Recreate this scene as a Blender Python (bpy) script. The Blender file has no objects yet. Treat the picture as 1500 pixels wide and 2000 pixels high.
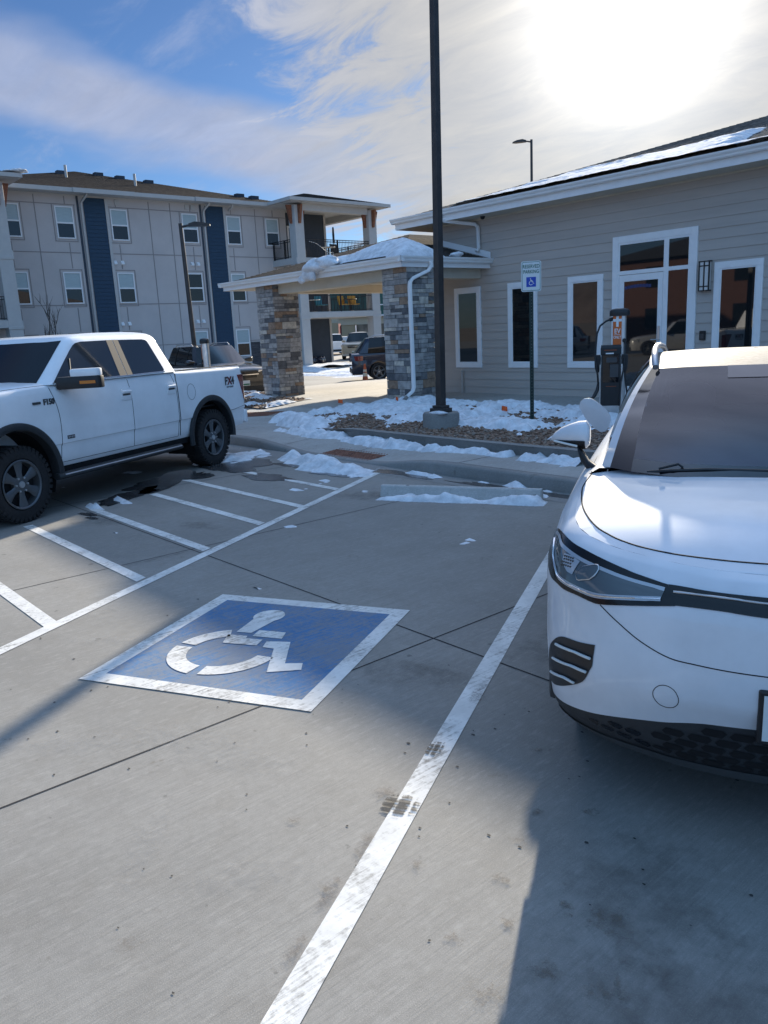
import bpy, bmesh, math, random
from math import radians, sin, cos, tan, pi, sqrt, atan2, hypot
from mathutils import Vector, Matrix, noise
random.seed(11)
C = bpy.context.scene.collection

# ------------------------------------------------------------------ camera
cam_d = bpy.data.cameras.new('camera'); cam = bpy.data.objects.new('camera', cam_d); C.objects.link(cam)
cam_d.sensor_fit = 'VERTICAL'; cam_d.sensor_height = 36.0; cam_d.lens = 27.829
cam_d.clip_start = 0.05; cam_d.clip_end = 6000
cam.matrix_world = Matrix(((0.652472, -0.137617, 0.745213, 0), (0.756277, 0.180831, -0.628765, 0), (-0.048229, 0.973839, 0.222064, 1.83), (0, 0, 0, 1)))
bpy.context.scene.camera = cam

# ------------------------------------------------------------------ sun and sky
SUN_EL, SUN_AZ = radians(18.3), radians(32.6)          # azimuth from +Y towards -X
SUNDIR = Vector((-sin(SUN_AZ) * cos(SUN_EL), cos(SUN_AZ) * cos(SUN_EL), sin(SUN_EL)))
sd = bpy.data.lights.new('sun', 'SUN'); sun = bpy.data.objects.new('sun', sd); C.objects.link(sun)
sd.energy = 3.7; sd.angle = radians(.75); sd.color = (1.0, 0.90, 0.74)
sun.rotation_euler = (-SUNDIR).to_track_quat('-Z', 'Y').to_euler()
sun.location = (-20, 35, 30)

W = bpy.data.worlds.new('World'); bpy.context.scene.world = W; W.use_nodes = True
nt = W.node_tree; nt.nodes.clear()
def N(nt, t, **k):
    n = nt.nodes.new(t)
    for a, b in k.items(): setattr(n, a, b)
    return n
def math_(nt, op, a, b=None, c=None, clamp=False):
    n = N(nt, 'ShaderNodeMath', operation=op, use_clamp=clamp)
    for i, v in enumerate((a, b, c)):
        if v is None: continue
        if isinstance(v, (int, float)): n.inputs[i].default_value = v
        else: nt.links.new(v, n.inputs[i])
    return n.outputs[0]
def dot_(nt, v, vec):
    n = N(nt, 'ShaderNodeVectorMath', operation='DOT_PRODUCT'); nt.links.new(v, n.inputs[0]); n.inputs[1].default_value = vec
    return n.outputs['Value']
def ramp_(nt, v, a, b):
    n = N(nt, 'ShaderNodeMapRange', interpolation_type='SMOOTHSTEP'); nt.links.new(v, n.inputs[0])
    n.inputs[1].default_value = a; n.inputs[2].default_value = b
    return n.outputs[0]
def mixc(nt, f, a, b, blend='MIX'):
    n = N(nt, 'ShaderNodeMix', data_type='RGBA', blend_type=blend)
    for i, v in ((0, f), (6, a), (7, b)):
        if isinstance(v, (int, float)): n.inputs[i].default_value = v
        elif isinstance(v, tuple): n.inputs[i].default_value = (*v, 1)
        else: nt.links.new(v, n.inputs[i])
    return n.outputs[2]
sky = N(nt, 'ShaderNodeTexSky', sky_type='NISHITA', sun_disc=False, sun_elevation=SUN_EL, sun_rotation=-SUN_AZ, altitude=1500, air_density=1.0, dust_density=0.6, ozone_density=2.5)
tc = N(nt, 'ShaderNodeTexCoord'); D = tc.outputs['Generated']
sep = N(nt, 'ShaderNodeSeparateXYZ'); nt.links.new(D, sep.inputs[0])
zc = math_(nt, 'MAXIMUM', sep.outputs[2], 0.0)
inv = math_(nt, 'DIVIDE', 1.0, math_(nt, 'ADD', zc, 0.10))
pl = N(nt, 'ShaderNodeVectorMath', operation='SCALE'); nt.links.new(D, pl.inputs[0]); nt.links.new(inv, pl.inputs[3])
def cloudnoise(rot, scl, sc, det, rough, dist=0.0, off=(0, 0, 0)):
    m = N(nt, 'ShaderNodeMapping'); nt.links.new(pl.outputs[0], m.inputs[0])
    m.inputs['Rotation'].default_value = (0, 0, rot); m.inputs['Scale'].default_value = (scl[0], scl[1], 0.15); m.inputs['Location'].default_value = off
    n = N(nt, 'ShaderNodeTexNoise'); nt.links.new(m.outputs[0], n.inputs['Vector'])
    n.inputs['Scale'].default_value = sc; n.inputs['Detail'].default_value = det; n.inputs['Roughness'].default_value = rough; n.inputs['Distortion'].default_value = dist
    return n.outputs['Fac']
dsun = dot_(nt, D, tuple(SUNDIR))
# a broad cirrus band crossing the sky to the left, and a veil of thin cloud round the sun
BAND_N = (-.3126, -.1039, -.9442)
bd = math_(nt, 'ABSOLUTE', math_(nt, 'ADD', dot_(nt, D, BAND_N), math_(nt, 'MULTIPLY', math_(nt, 'SUBTRACT', cloudnoise(0.3, (1, 1), 1.2, 4, .55), .5), .10)))
band = math_(nt, 'SUBTRACT', 1.0, ramp_(nt, bd, 0.015, 0.060))
streak = cloudnoise(-1.724, (0.45, 2.6), 1.1, 8, .62, .3)
fine = cloudnoise(0.9, (0.8, 1.7), 2.6, 9, .65, .6, (3, 1, 0))
wisps = ramp_(nt, math_(nt, 'ADD', math_(nt, 'MULTIPLY', streak, .55), math_(nt, 'MULTIPLY', fine, .5)), .50, .76)
veil = ramp_(nt, math_(nt, 'ADD', dsun, math_(nt, 'MULTIPLY', math_(nt, 'SUBTRACT', fine, .5), .20)), .915, .960)
m1 = math_(nt, 'MULTIPLY', band, math_(nt, 'ADD', .40, math_(nt, 'MULTIPLY', streak, .85)))
m2 = math_(nt, 'MULTIPLY', veil, math_(nt, 'ADD', .70, math_(nt, 'MULTIPLY', fine, .32)))
low = math_(nt, 'MULTIPLY', math_(nt, 'SUBTRACT', 1.0, ramp_(nt, sep.outputs[2], .0, .16)), .10)
# unseen blue cloud over the sky behind the viewer, added as fill light
fill_bank = math_(nt, 'MULTIPLY', ramp_(nt, dot_(nt, D, (.55, -.47, .69)), .05, .75), math_(nt, 'ADD', .35, math_(nt, 'MULTIPLY', streak, .7)))
m1 = math_(nt, 'MAXIMUM', m1, fill_bank)
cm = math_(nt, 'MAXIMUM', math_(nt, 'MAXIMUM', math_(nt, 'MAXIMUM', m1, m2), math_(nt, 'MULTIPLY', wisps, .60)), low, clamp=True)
# thin cloud scatters the sun forwards, so it brightens towards it
glow = math_(nt, 'POWER', math_(nt, 'MAXIMUM', dsun, 0.0), 45.0)
glow2 = math_(nt, 'POWER', math_(nt, 'MAXIMUM', dsun, 0.0), 220.0)
cb = math_(nt, 'ADD', math_(nt, 'ADD', 4.4, math_(nt, 'MULTIPLY', glow, 1.45)), math_(nt, 'MULTIPLY', glow2, 10))
cb = math_(nt, 'MULTIPLY', cb, math_(nt, 'ADD', .72, math_(nt, 'MULTIPLY', fine, .5)))
cb = math_(nt, 'ADD', cb, math_(nt, 'MULTIPLY', fill_bank, 6.0))
# bright veil over the sun, above the view, added for more fill
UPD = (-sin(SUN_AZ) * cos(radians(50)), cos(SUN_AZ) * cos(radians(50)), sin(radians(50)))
fill_veil = math_(nt, 'MULTIPLY', ramp_(nt, dot_(nt, D, UPD), .865, .96), math_(nt, 'ADD', .5, math_(nt, 'MULTIPLY', fine, .7)))
cb = math_(nt, 'ADD', cb, math_(nt, 'MULTIPLY', fill_veil, 14)); cm = math_(nt, 'MAXIMUM', cm, fill_veil, clamp=True)
warm = mixc(nt, ramp_(nt, dsun, .88, .985), (0.76, 0.86, 1.16), (1.0, 0.965, 0.90))
warm = mixc(nt, ramp_(nt, fill_bank, .0, .4), warm, (0.33, 0.62, 1.08))
cc = N(nt, 'ShaderNodeVectorMath', operation='SCALE'); nt.links.new(warm, cc.inputs[0]); nt.links.new(cb, cc.inputs[3])
skyt = mixc(nt, 1.0, sky.outputs[0], (.42, .56, .74), 'MULTIPLY')
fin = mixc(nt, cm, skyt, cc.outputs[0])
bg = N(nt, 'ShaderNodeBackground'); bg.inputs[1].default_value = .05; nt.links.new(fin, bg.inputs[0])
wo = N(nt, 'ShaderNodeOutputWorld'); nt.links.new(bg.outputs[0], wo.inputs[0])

vs = bpy.context.scene.view_settings
vs.view_transform = 'Standard'; vs.look = 'None'; vs.gamma = 1.0; vs.use_curve_mapping = False; vs.exposure = 1.45
bpy.context.scene.cycles.max_bounces = 6; bpy.context.scene.cycles.use_denoising = True
bpy.context.scene.cycles.sample_clamp_indirect = 6.0

# ------------------------------------------------------------------ helpers
def tag(o, label=None, cat=None, group=None, kind=None):
    if label: o['label'] = label
    if cat: o['category'] = cat
    if group: o['group'] = group
    if kind: o['kind'] = kind
    return o
def empty(name, loc=(0, 0, 0), rz=0.0, label=None, cat=None, group=None, tilt=None):
    o = bpy.data.objects.new(name, None); C.objects.link(o); o.empty_display_size = .2
    o.location = loc; o.rotation_euler = (tilt[0], tilt[1], rz) if tilt else (0, 0, rz)
    bpy.context.view_layer.update()
    return tag(o, label, cat, group)
def copy_tree(o, parent=None):
    c = o.copy(); C.objects.link(c); c.parent = parent
    for ch in list(o.children): copy_tree(ch, c)
    return c
class MB:
    def __init__(s): s.v = []; s.f = []; s.m = []
    def add(s, vs_, fs, m=0):
        b = len(s.v); s.v += [tuple(p) for p in vs_]
        for f in fs: s.f.append([b + i for i in f]); s.m.append(m)
    def box(s, a, b, m=0):
        x0, y0, z0 = a; x1, y1, z1 = b
        x0, x1 = min(x0, x1), max(x0, x1); y0, y1 = min(y0, y1), max(y0, y1); z0, z1 = min(z0, z1), max(z0, z1)
        s.add([(x0, y0, z0), (x1, y0, z0), (x1, y1, z0), (x0, y1, z0), (x0, y0, z1), (x1, y0, z1), (x1, y1, z1), (x0, y1, z1)],
              [(0, 3, 2, 1), (4, 5, 6, 7), (0, 1, 5, 4), (1, 2, 6, 5), (2, 3, 7, 6), (3, 0, 4, 7)], m)
        return s
    def obox(s, c, ax, ay, az, m=0):            # oriented box: centre and three half-axes
        c, ax, ay, az = map(Vector, (c, ax, ay, az)); P = []
        for k in (-1, 1):
            for i, j in ((-1, -1), (1, -1), (1, 1), (-1, 1)): P.append(c + ax * i + ay * j + az * k)
        s.add(P, [(0, 3, 2, 1), (4, 5, 6, 7), (0, 1, 5, 4), (1, 2, 6, 5), (2, 3, 7, 6), (3, 0, 4, 7)], m); return s
    def prism(s, pts, d, m=0):                  # polygon (3-D points) swept by vector d
        n = len(pts); d = Vector(d); P = [Vector(p) for p in pts]; Q = [p + d for p in P]
        s.add(P + Q, [tuple(range(n))[::-1], tuple(range(n, 2 * n))] + [(i, (i + 1) % n, n + (i + 1) % n, n + i) for i in range(n)], m); return s
    def poly(s, pts, m=0): s.add(pts, [tuple(range(len(pts)))], m); return s
    def loft(s, rings, closed=True, cap=False, m=0):
        n = len(rings[0]); vs_ = [p for r in rings for p in r]; fs = []
        for k in range(len(rings) - 1):
            for i in range(n if closed else n - 1):
                j = (i + 1) % n; fs.append((k * n + i, k * n + j, (k + 1) * n + j, (k + 1) * n + i))
        if cap: fs += [tuple(range(n))[::-1], tuple((len(rings) - 1) * n + i for i in range(n))]
        s.add(vs_, fs, m); return s
    def grid(s, rows, m=0): return s.loft(rows, closed=False, m=m)
    def tube(s, path, r, n=8, m=0, cap=True, rs=None):
        P = [Vector(p) for p in path]; rings = []; up = None
        for i, p in enumerate(P):
            t = (P[min(i + 1, len(P) - 1)] - P[max(i - 1, 0)]).normalized()
            if up is None: up = Vector((0, 0, 1)) if abs(t.z) < .9 else Vector((1, 0, 0))
            a = t.cross(up).normalized(); up = a.cross(t).normalized(); rr = rs[i] if rs else r
            rings.append([p + a * (cos(2 * pi * k / n) * rr) + up * (sin(2 * pi * k / n) * rr) for k in range(n)])
        return s.loft(rings, True, cap, m)
    def sqtube(s, path, w, h, upv=(0, 0, 1), m=0):      # rectangular section
        P = [Vector(p) for p in path]; rings = []; U = Vector(upv)
        for i, p in enumerate(P):
            t = (P[min(i + 1, len(P) - 1)] - P[max(i - 1, 0)]).normalized()
            a = t.cross(U).normalized(); b = a.cross(t).normalized()
            rings.append([p + a * (i_ * w / 2) + b * (j_ * h / 2) for i_, j_ in ((-1, -1), (1, -1), (1, 1), (-1, 1))])
        return s.loft(rings, True, True, m)
    def lathe(s, prof, n=32, axis='z', c=(0, 0, 0), m=0, cap=False):
        rings = []
        for r, h in prof:
            ring = []
            for k in range(n):
                a = 2 * pi * k / n; u, v = r * cos(a), r * sin(a)
                ring.append((c[0] + u, c[1] + v, c[2] + h) if axis == 'z' else (c[0] + u, c[1] + h, c[2] + v) if axis == 'y' else (c[0] + h, c[1] + u, c[2] + v))
            rings.append(ring)
        return s.loft(rings, True, cap, m)
    def build(s, name, mats, parent=None, smooth=None, world=True, bevel=0, kind=None, label=None, recalc=True, weld=False, seg=2):
        if not isinstance(mats, (list, tuple)): mats = [mats]
        me = bpy.data.meshes.new(name)
        off = Vector(parent.location) if (parent is not None and world) else Vector((0, 0, 0))
        if parent is not None and world and parent.parent is not None: off = off + Vector(parent.parent.location)
        me.from_pydata([Vector(p) - off for p in s.v], [], s.f)
        for mt in mats: me.materials.append(mt)
        if len(mats) > 1: me.polygons.foreach_set('material_index', s.m)
        if recalc or bevel or weld:
            bm = bmesh.new(); bm.from_mesh(me)
            if weld: bmesh.ops.remove_doubles(bm, verts=bm.verts, dist=1e-4)
            if recalc: bmesh.ops.recalc_face_normals(bm, faces=bm.faces)
            if bevel:
                ed = [e for e in bm.edges if len(e.link_faces) == 2 and e.calc_face_angle(0) > .5]
                bmesh.ops.bevel(bm, geom=ed, offset=bevel, segments=seg, profile=.6, affect='EDGES', clamp_overlap=True)
            bm.to_mesh(me); bm.free()
        if smooth is not None:
            me.shade_smooth(); me.set_sharp_from_angle(angle=radians(smooth))
        o = bpy.data.objects.new(name, me); C.objects.link(o)
        if parent is not None: o.parent = parent
        if kind: o['kind'] = kind
        if label: o['label'] = label
        return o
def boolean(o, cutters):                         # cut and bake; the cutters are removed again
    for c in cutters:
        md = o.modifiers.new('cut', 'BOOLEAN'); md.operation = 'DIFFERENCE'; md.solver = 'EXACT'; md.object = c
    bpy.context.view_layer.update()
    dg = bpy.context.evaluated_depsgraph_get(); me = bpy.data.meshes.new_from_object(o.evaluated_get(dg))
    o.modifiers.clear(); o.data = me
    for c in cutters: bpy.data.objects.remove(c, do_unlink=True)
    me.shade_smooth(); me.set_sharp_from_angle(angle=radians(32))
def text_mb(txt, size, mtx, extrude=0.001, bold=0.0, sx=1.0, align='CENTER', m=0, mb=None):
    cu = bpy.data.curves.new('txt', 'FONT'); cu.body = txt; cu.size = size; cu.extrude = extrude; cu.align_x = align; cu.align_y = 'CENTER'; cu.offset = bold; cu.resolution_u = 3
    o = bpy.data.objects.new('txt', cu); C.objects.link(o); bpy.context.view_layer.update()
    me = bpy.data.meshes.new_from_object(o.evaluated_get(bpy.context.evaluated_depsgraph_get()))
    mb = mb or MB(); M = Matrix(mtx) @ Matrix.Diagonal((sx, 1, 1, 1))
    mb.add([M @ v.co for v in me.vertices], [tuple(p.vertices) for p in me.polygons], m)
    bpy.data.objects.remove(o, do_unlink=True); bpy.data.curves.remove(cu)
    return mb
def frame_m(o, x, y):                            # matrix from origin and x / y directions
    x = Vector(x).normalized(); y = Vector(y).normalized(); z = x.cross(y)
    return Matrix(((x.x, y.x, z.x, o[0]), (x.y, y.y, z.y, o[1]), (x.z, y.z, z.z, o[2]), (0, 0, 0, 1)))
def pch(pts):                                    # smooth monotone interpolation through sorted points
    xs = [p[0] for p in pts]; ys = [p[1] for p in pts]; n = len(xs)
    h = [xs[i + 1] - xs[i] for i in range(n - 1)]; d = [(ys[i + 1] - ys[i]) / h[i] for i in range(n - 1)]
    mm = [d[0]] + [0 if d[i - 1] * d[i] <= 0 else 2 * d[i - 1] * d[i] / (d[i - 1] + d[i]) for i in range(1, n - 1)] + [d[-1]]
    def f(x):
        if x <= xs[0]: return ys[0]
        if x >= xs[-1]: return ys[-1]
        i = 0
        while x > xs[i + 1]: i += 1
        t = (x - xs[i]) / h[i]; t2, t3 = t * t, t * t * t
        return ys[i] * (2 * t3 - 3 * t2 + 1) + h[i] * mm[i] * (t3 - 2 * t2 + t) + ys[i + 1] * (3 * t2 - 2 * t3) + h[i] * mm[i + 1] * (t3 - t2)
    return f
def fbm(x, y, z=0.0, o=4): return noise.fractal(Vector((x, y, z)), 0.9, 2.1, o)

# ------------------------------------------------------------------ materials
def mat(name, col, rough=.6, metal=0.0, spec=.5, coat=0.0, var=0.0, vs_=3.0, bump=0.0, bs=40.0, ior=None, coord='Object', stretch=(1, 1, 1), coat_r=.03):
    m = bpy.data.materials.new(name); m.use_nodes = True; t = m.node_tree; b = t.nodes['Principled BSDF']
    b.inputs['Base Color'].default_value = (*col, 1); b.inputs['Roughness'].default_value = rough; b.inputs['Metallic'].default_value = metal
    b.inputs['Specular IOR Level'].default_value = spec; b.inputs['Coat Weight'].default_value = coat; b.inputs['Coat Roughness'].default_value = coat_r
    if ior: b.inputs['IOR'].default_value = ior
    if var or bump:
        tcn = N(t, 'ShaderNodeTexCoord'); mp = N(t, 'ShaderNodeMapping'); t.links.new(tcn.outputs[coord], mp.inputs[0]); mp.inputs['Scale'].default_value = stretch
    if var:
        n = N(t, 'ShaderNodeTexNoise'); t.links.new(mp.outputs[0], n.inputs['Vector']); n.inputs['Scale'].default_value = vs_; n.inputs['Detail'].default_value = 7; n.inputs['Roughness'].default_value = .62
        f = ramp_(t, n.outputs['Fac'], .28, .72)
        a = tuple(max(0, c * (1 - var)) for c in col); bb = tuple(min(1, c * (1 + var)) for c in col)
        t.links.new(mixc(t, f, a, bb), b.inputs['Base Color'])
    if bump:
        n = N(t, 'ShaderNodeTexNoise'); t.links.new(mp.outputs[0], n.inputs['Vector']); n.inputs['Scale'].default_value = bs; n.inputs['Detail'].default_value = 5
        bp = N(t, 'ShaderNodeBump'); bp.inputs['Strength'].default_value = bump; bp.inputs['Distance'].default_value = .01
        t.links.new(n.outputs['Fac'], bp.inputs['Height']); t.links.new(bp.outputs[0], b.inputs['Normal'])
    return m
def concrete(name, base, broom=True, dark=1.0, worn=None, wornamt=.5, stains=True, slab=False, wornmax=1.0):
    m = bpy.data.materials.new(name); m.use_nodes = True; t = m.node_tree; b = t.nodes['Principled BSDF']
    tcn = N(t, 'ShaderNodeTexCoord'); geo = tcn.outputs['Object']
    def ns(scale, det, st=(1, 1, 1), rough=.6, off=(0, 0, 0)):
        mp = N(t, 'ShaderNodeMapping'); t.links.new(geo, mp.inputs[0]); mp.inputs['Scale'].default_value = st; mp.inputs['Location'].default_value = off
        n = N(t, 'ShaderNodeTexNoise'); t.links.new(mp.outputs[0], n.inputs['Vector']); n.inputs['Scale'].default_value = scale; n.inputs['Detail'].default_value = det; n.inputs['Roughness'].default_value = rough
        return n.outputs['Fac']
    big = ns(.55, 6); med = ns(5, 8, rough=.7); line = ns(1.0, 5, (95, 2.2, 1), .8); grain = ns(240, 3)
    line2 = ns(1.0, 3, (14, .35, 1), .6, (5, 2, 0))
    c = mixc(t, ramp_(t, big, .3, .7), tuple(x * .80 for x in base), tuple(x * 1.14 for x in base))
    c = mixc(t, math_(t, 'MULTIPLY', ramp_(t, med, .42, .75), .42), c, tuple(x * f for x, f in zip(base, (.70, .66, .60))))
    m2 = ns(26, 6, rough=.75, off=(4, 4, 0)); m3 = ns(70, 4, (.55, .16, 1), .7, (1, 6, 0))
    c = mixc(t, math_(t, 'MULTIPLY', ramp_(t, m2, .40, .66), .34), c, tuple(x * .66 for x in base)); c = mixc(t, math_(t, 'MULTIPLY', ramp_(t, m3, .50, .68), .34), c, tuple(min(1, x * 1.45) for x in base))
    pit = ns(120, 3, off=(6, 2, 0)); c = mixc(t, math_(t, 'MULTIPLY', ramp_(t, pit, .66, .72), .55), c, tuple(x * .42 for x in base))
    if slab:
        sx = N(t, 'ShaderNodeSeparateXYZ'); t.links.new(geo, sx.inputs[0]); cmb = N(t, 'ShaderNodeCombineXYZ')
        t.links.new(math_(t, 'FLOOR', math_(t, 'DIVIDE', math_(t, 'ADD', sx.outputs[0], 3.28), 3.13)), cmb.inputs[0]); t.links.new(math_(t, 'FLOOR', math_(t, 'DIVIDE', math_(t, 'SUBTRACT', sx.outputs[1], 3.11), 4.05)), cmb.inputs[1])
        wn = N(t, 'ShaderNodeTexWhiteNoise', noise_dimensions='3D'); t.links.new(cmb.outputs[0], wn.inputs['Vector']); c = mixc(t, math_(t, 'MULTIPLY', wn.outputs['Value'], .22), c, tuple(x * f for x, f in zip(base, (.62, .62, .66))))
    if broom:
        c = mixc(t, math_(t, 'MULTIPLY', ramp_(t, line, .44, .64), .38), c, tuple(x * .60 for x in base))
        c = mixc(t, math_(t, 'MULTIPLY', ramp_(t, line2, .45, .7), .20), c, tuple(x * .72 for x in base))
    c = mixc(t, math_(t, 'MULTIPLY', ramp_(t, grain, .48, .72), .45), c, tuple(min(1, x * 1.5) for x in base))
    if stains:
        sp = ns(2.6, 9, rough=.75, off=(3.3, 7.1, 0)); c = mixc(t, math_(t, 'MULTIPLY', ramp_(t, sp, .615, .70), .55), c, tuple(x * f for x, f in zip(base, (.52, .46, .40))))
        sp2 = ns(9.0, 4, rough=.5, off=(1.7, 4.2, 0)); c = mixc(t, math_(t, 'MULTIPLY', ramp_(t, sp2, .70, .74), .6), c, tuple(x * .4 for x in base))
    if worn:
        w = ns(34, 7, rough=.7, off=(2, 9, 0)); w2 = ns(2.4, 5, off=(8, 1, 0)); wl = ns(1.0, 4, (60, 2.0, 1), .7, (9, 3, 0))
        f = ramp_(t, math_(t, 'ADD', math_(t, 'ADD', math_(t, 'MULTIPLY', w, .40), math_(t, 'MULTIPLY', w2, .42)), math_(t, 'MULTIPLY', wl, .45)), wornamt, wornamt + .18)
        wc = mixc(t, ramp_(t, med, .35, .7), tuple(x * .86 for x in worn), tuple(min(1, x * 1.08) for x in worn))
        c = mixc(t, math_(t, 'MULTIPLY', f, wornmax), wc, c)
    t.links.new(c, b.inputs['Base Color']); b.inputs['Roughness'].default_value = .82; b.inputs['Specular IOR Level'].default_value = .35
    h = math_(t, 'ADD', math_(t, 'MULTIPLY', line, .8 if broom else 0.0), math_(t, 'MULTIPLY', grain, .35))
    bp = N(t, 'ShaderNodeBump'); bp.inputs['Strength'].default_value = .45; bp.inputs['Distance'].default_value = .004
    t.links.new(h, bp.inputs['Height']); t.links.new(bp.outputs[0], b.inputs['Normal'])
    return m
M = {}
CON = (.258, .247, .226)
M['concrete'] = concrete('broomed_concrete', CON, slab=True)
M['walk'] = concrete('sidewalk_concrete', (.36, .345, .32), broom=False)
M['kerb'] = concrete('kerb_concrete', (.235, .228, .215), broom=False)
M['white_line'] = concrete('worn_white_paint', CON, worn=(.70, .69, .66), wornamt=.615, stains=True)
M['blue_field'] = concrete('worn_blue_paint', CON, worn=(.045, .17, .36), wornamt=.52, wornmax=.62, stains=False)
M['joint'] = mat('joint_filler', (.015, .015, .018), .9)
M['mud'] = mat('dried_mud', (.165, .145, .12), .95, var=.3, vs_=30)
M['tread'] = mat('dark_tread_mark', (.035, .033, .032), .9, var=.5, vs_=60)
M['wet'] = mat('wet_concrete', (.055, .055, .056), .22, var=.4, vs_=4, spec=.5)
M['snow'] = mat('old_packed_snow', (.70, .71, .73), .9, spec=.08, var=.20, vs_=7, bump=.8, bs=70)
M['gravel_bed'] = mat('river_rock_bed', (.17, .105, .07), .95, var=.6, vs_=28, bump=1.0, bs=60)
M['stone_a'] = mat('pebble_tan', (.27, .175, .12), .85, var=.3, vs_=20)
M['stone_b'] = mat('pebble_brown', (.16, .092, .06), .85, var=.3, vs_=20)
M['stone_c'] = mat('pebble_grey', (.25, .19, .15), .85, var=.3, vs_=20)
M['rust'] = mat('rusted_iron_plate', (.17, .062, .034), .8, var=.4, vs_=18)
M['soil'] = mat('dry_winter_ground', (.20, .16, .12), 1.0, var=.4, vs_=.6)
M['siding'] = mat('greige_lap_siding', (.46, .412, .37), .7, var=.06, vs_=2.0, bump=.12, bs=60, stretch=(.25, 1, 3))
M['trim'] = mat('white_trim_paint', (.82, .82, .82), .5, var=.03, vs_=5)
M['soffit'] = mat('tan_soffit', (.56, .51, .42), .7, var=.05)
M['gutter'] = mat('white_gutter', (.80, .80, .79), .4, var=.04)
M['shingle'] = mat('asphalt_shingles', (.115, .098, .086), .95, spec=.08, var=.45, vs_=7, bump=.12, bs=30, stretch=(1, 1, 3))
M['shingle3'] = mat('dark_brown_shingles', (.062, .050, .044), .95, spec=.05, var=.4, vs_=5, bump=.1, bs=30)
M['shingle5'] = mat('sheen_lightened_shingles', (.21, .185, .165), .9, spec=.12, var=.5, vs_=7, stretch=(1, 1, 3))  # base colour lightened to stand in for the sun's grazing sheen
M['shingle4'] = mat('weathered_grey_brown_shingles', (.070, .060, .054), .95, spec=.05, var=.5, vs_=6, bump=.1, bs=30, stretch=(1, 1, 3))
M['shingle2'] = mat('dark_shingle_edge', (.03, .028, .027), .95)
M['glass'] = mat('dark_window_glass', (.010, .013, .015), .02, spec=.5, ior=1.70)
M['alu'] = mat('storefront_frame', (.62, .63, .64), .4, metal=.0)
M['stop'] = concrete('pale_stop_concrete', (.46, .45, .43), broom=False)
M['steel'] = mat('brushed_aluminium', (.58, .58, .58), .33, metal=.85, var=.08, vs_=8)
M['black'] = mat('black_plastic', (.012, .013, .015), .45, var=.2, vs_=12)
M['bronze'] = mat('dark_bronze_pole', (.035, .031, .030), .42, spec=.5, var=.25, vs_=6)
M['frost'] = mat('frosted_lamp_glass', (.62, .62, .60), .5)
M['apt'] = mat('grey_panel_wall', (.48, .445, .425), .75, var=.05, vs_=.8)
M['seam'] = mat('panel_seam', (.27, .25, .24), .8)
M['aptblue'] = mat('navy_lap_siding', (.012, .043, .082), .65, var=.12, vs_=3, stretch=(1, 1, 6))
M['charcoal'] = mat('charcoal_siding', (.034, .048, .068), .7, var=.1, vs_=3)
M['aptwhite'] = mat('light_grey_trim', (.46, .45, .43), .6, var=.04)
M['vinyl'] = mat('white_vinyl_sash', (.74, .75, .75), .45)
M['blind'] = mat('pale_window_blind', (.34, .42, .43), .6, spec=.6, var=.10, vs_=3, stretch=(1, 1, 20), coat=.6)
M['cedar'] = mat('cedar_bracket', (.21, .075, .035), .6, var=.3, vs_=10)
M['iron'] = mat('black_iron', (.010, .010, .011), .5)
for k, c in (('st0', (.38, .355, .33)), ('st1', (.165, .16, .16)), ('st2', (.27, .26, .25)), ('st3', (.50, .45, .38)), ('st4', (.28, .19, .13)), ('st5', (.11, .11, .115))):
    M[k] = mat('ledgestone_' + k[2:], c, .85, var=.28, vs_=9, bump=.9, bs=22)
M['mortar'] = mat('stone_mortar', (.05, .05, .05), .95)
STONES = [M['mortar']] + [M['st%d' % i] for i in range(6)]
M['bark'] = mat('bare_bark', (.05, .038, .03), .9, var=.3, vs_=20)
M['orange'] = mat('orange_charger_panel', (.62, .13, .018), .45, var=.08)
M['hiviz'] = mat('fluorescent_orange', (.85, .14, .03), .6)
M['band'] = mat('reflective_band', (.62, .58, .48), .5)
M['white_text'] = mat('white_lettering', (.75, .75, .75), .5)
M['green_text'] = mat('green_sign_ink', (.006, .11, .062), .5)
M['sign_blue'] = mat('sign_blue', (.012, .06, .42), .45)
M['sign_white'] = mat('reflective_sign_sheet', (.66, .71, .72), .4)
M['green_post'] = mat('green_channel_post', (.012, .035, .028), .5)
M['hole'] = mat('post_hole', (.22, .25, .24), .6)
# vehicles
M['white_car'] = mat('white_car_paint', (.66, .68, .71), .6, spec=.08, coat=.65, var=.08, vs_=2.5, coat_r=.035)
M['white_truck'] = mat('dusty_white_paint', (.82, .83, .84), .55, spec=.15, coat=.7, var=.06, vs_=2.0, coat_r=.05)
M['navy_car'] = mat('navy_car_paint', (.008, .014, .034), .3, coat=1.0)
M['dark_car'] = mat('charcoal_car_paint', (.012, .013, .016), .3, coat=1.0)
M['beige_car'] = mat('beige_car_paint', (.44, .40, .32), .35, coat=.8)
M['silver_car'] = mat('silver_car_paint', (.48, .48, .47), .28, metal=.4, coat=1.0)
M['carglass'] = mat('tinted_car_glass', (.006, .008, .011), .02, ior=1.55)
M['windshield'] = mat('windshield_glass', (.022, .018, .028), .06, ior=1.62, var=.35, vs_=1.0)
M['dusty_roof'] = mat('dusty_glass_roof', (.20, .19, .18), .75, spec=.06, var=.25, vs_=30, coat=.10, coat_r=.12)
M['truckglass'] = mat('truck_side_glass', (.030, .036, .043), .04, ior=1.6)
M['frit'] = mat('black_glass_border', (.006, .007, .010), .06, ior=1.5)
M['cladding'] = mat('grained_black_cladding', (.022, .025, .028), .55, var=.15, vs_=30, bump=.2, bs=300)
M['gloss_black'] = mat('gloss_black_trim', (.006, .007, .008), .22, spec=.4, coat=.15)
M['void'] = mat('deep_grille_shadow_black', (.002, .002, .003), .9)
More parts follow.
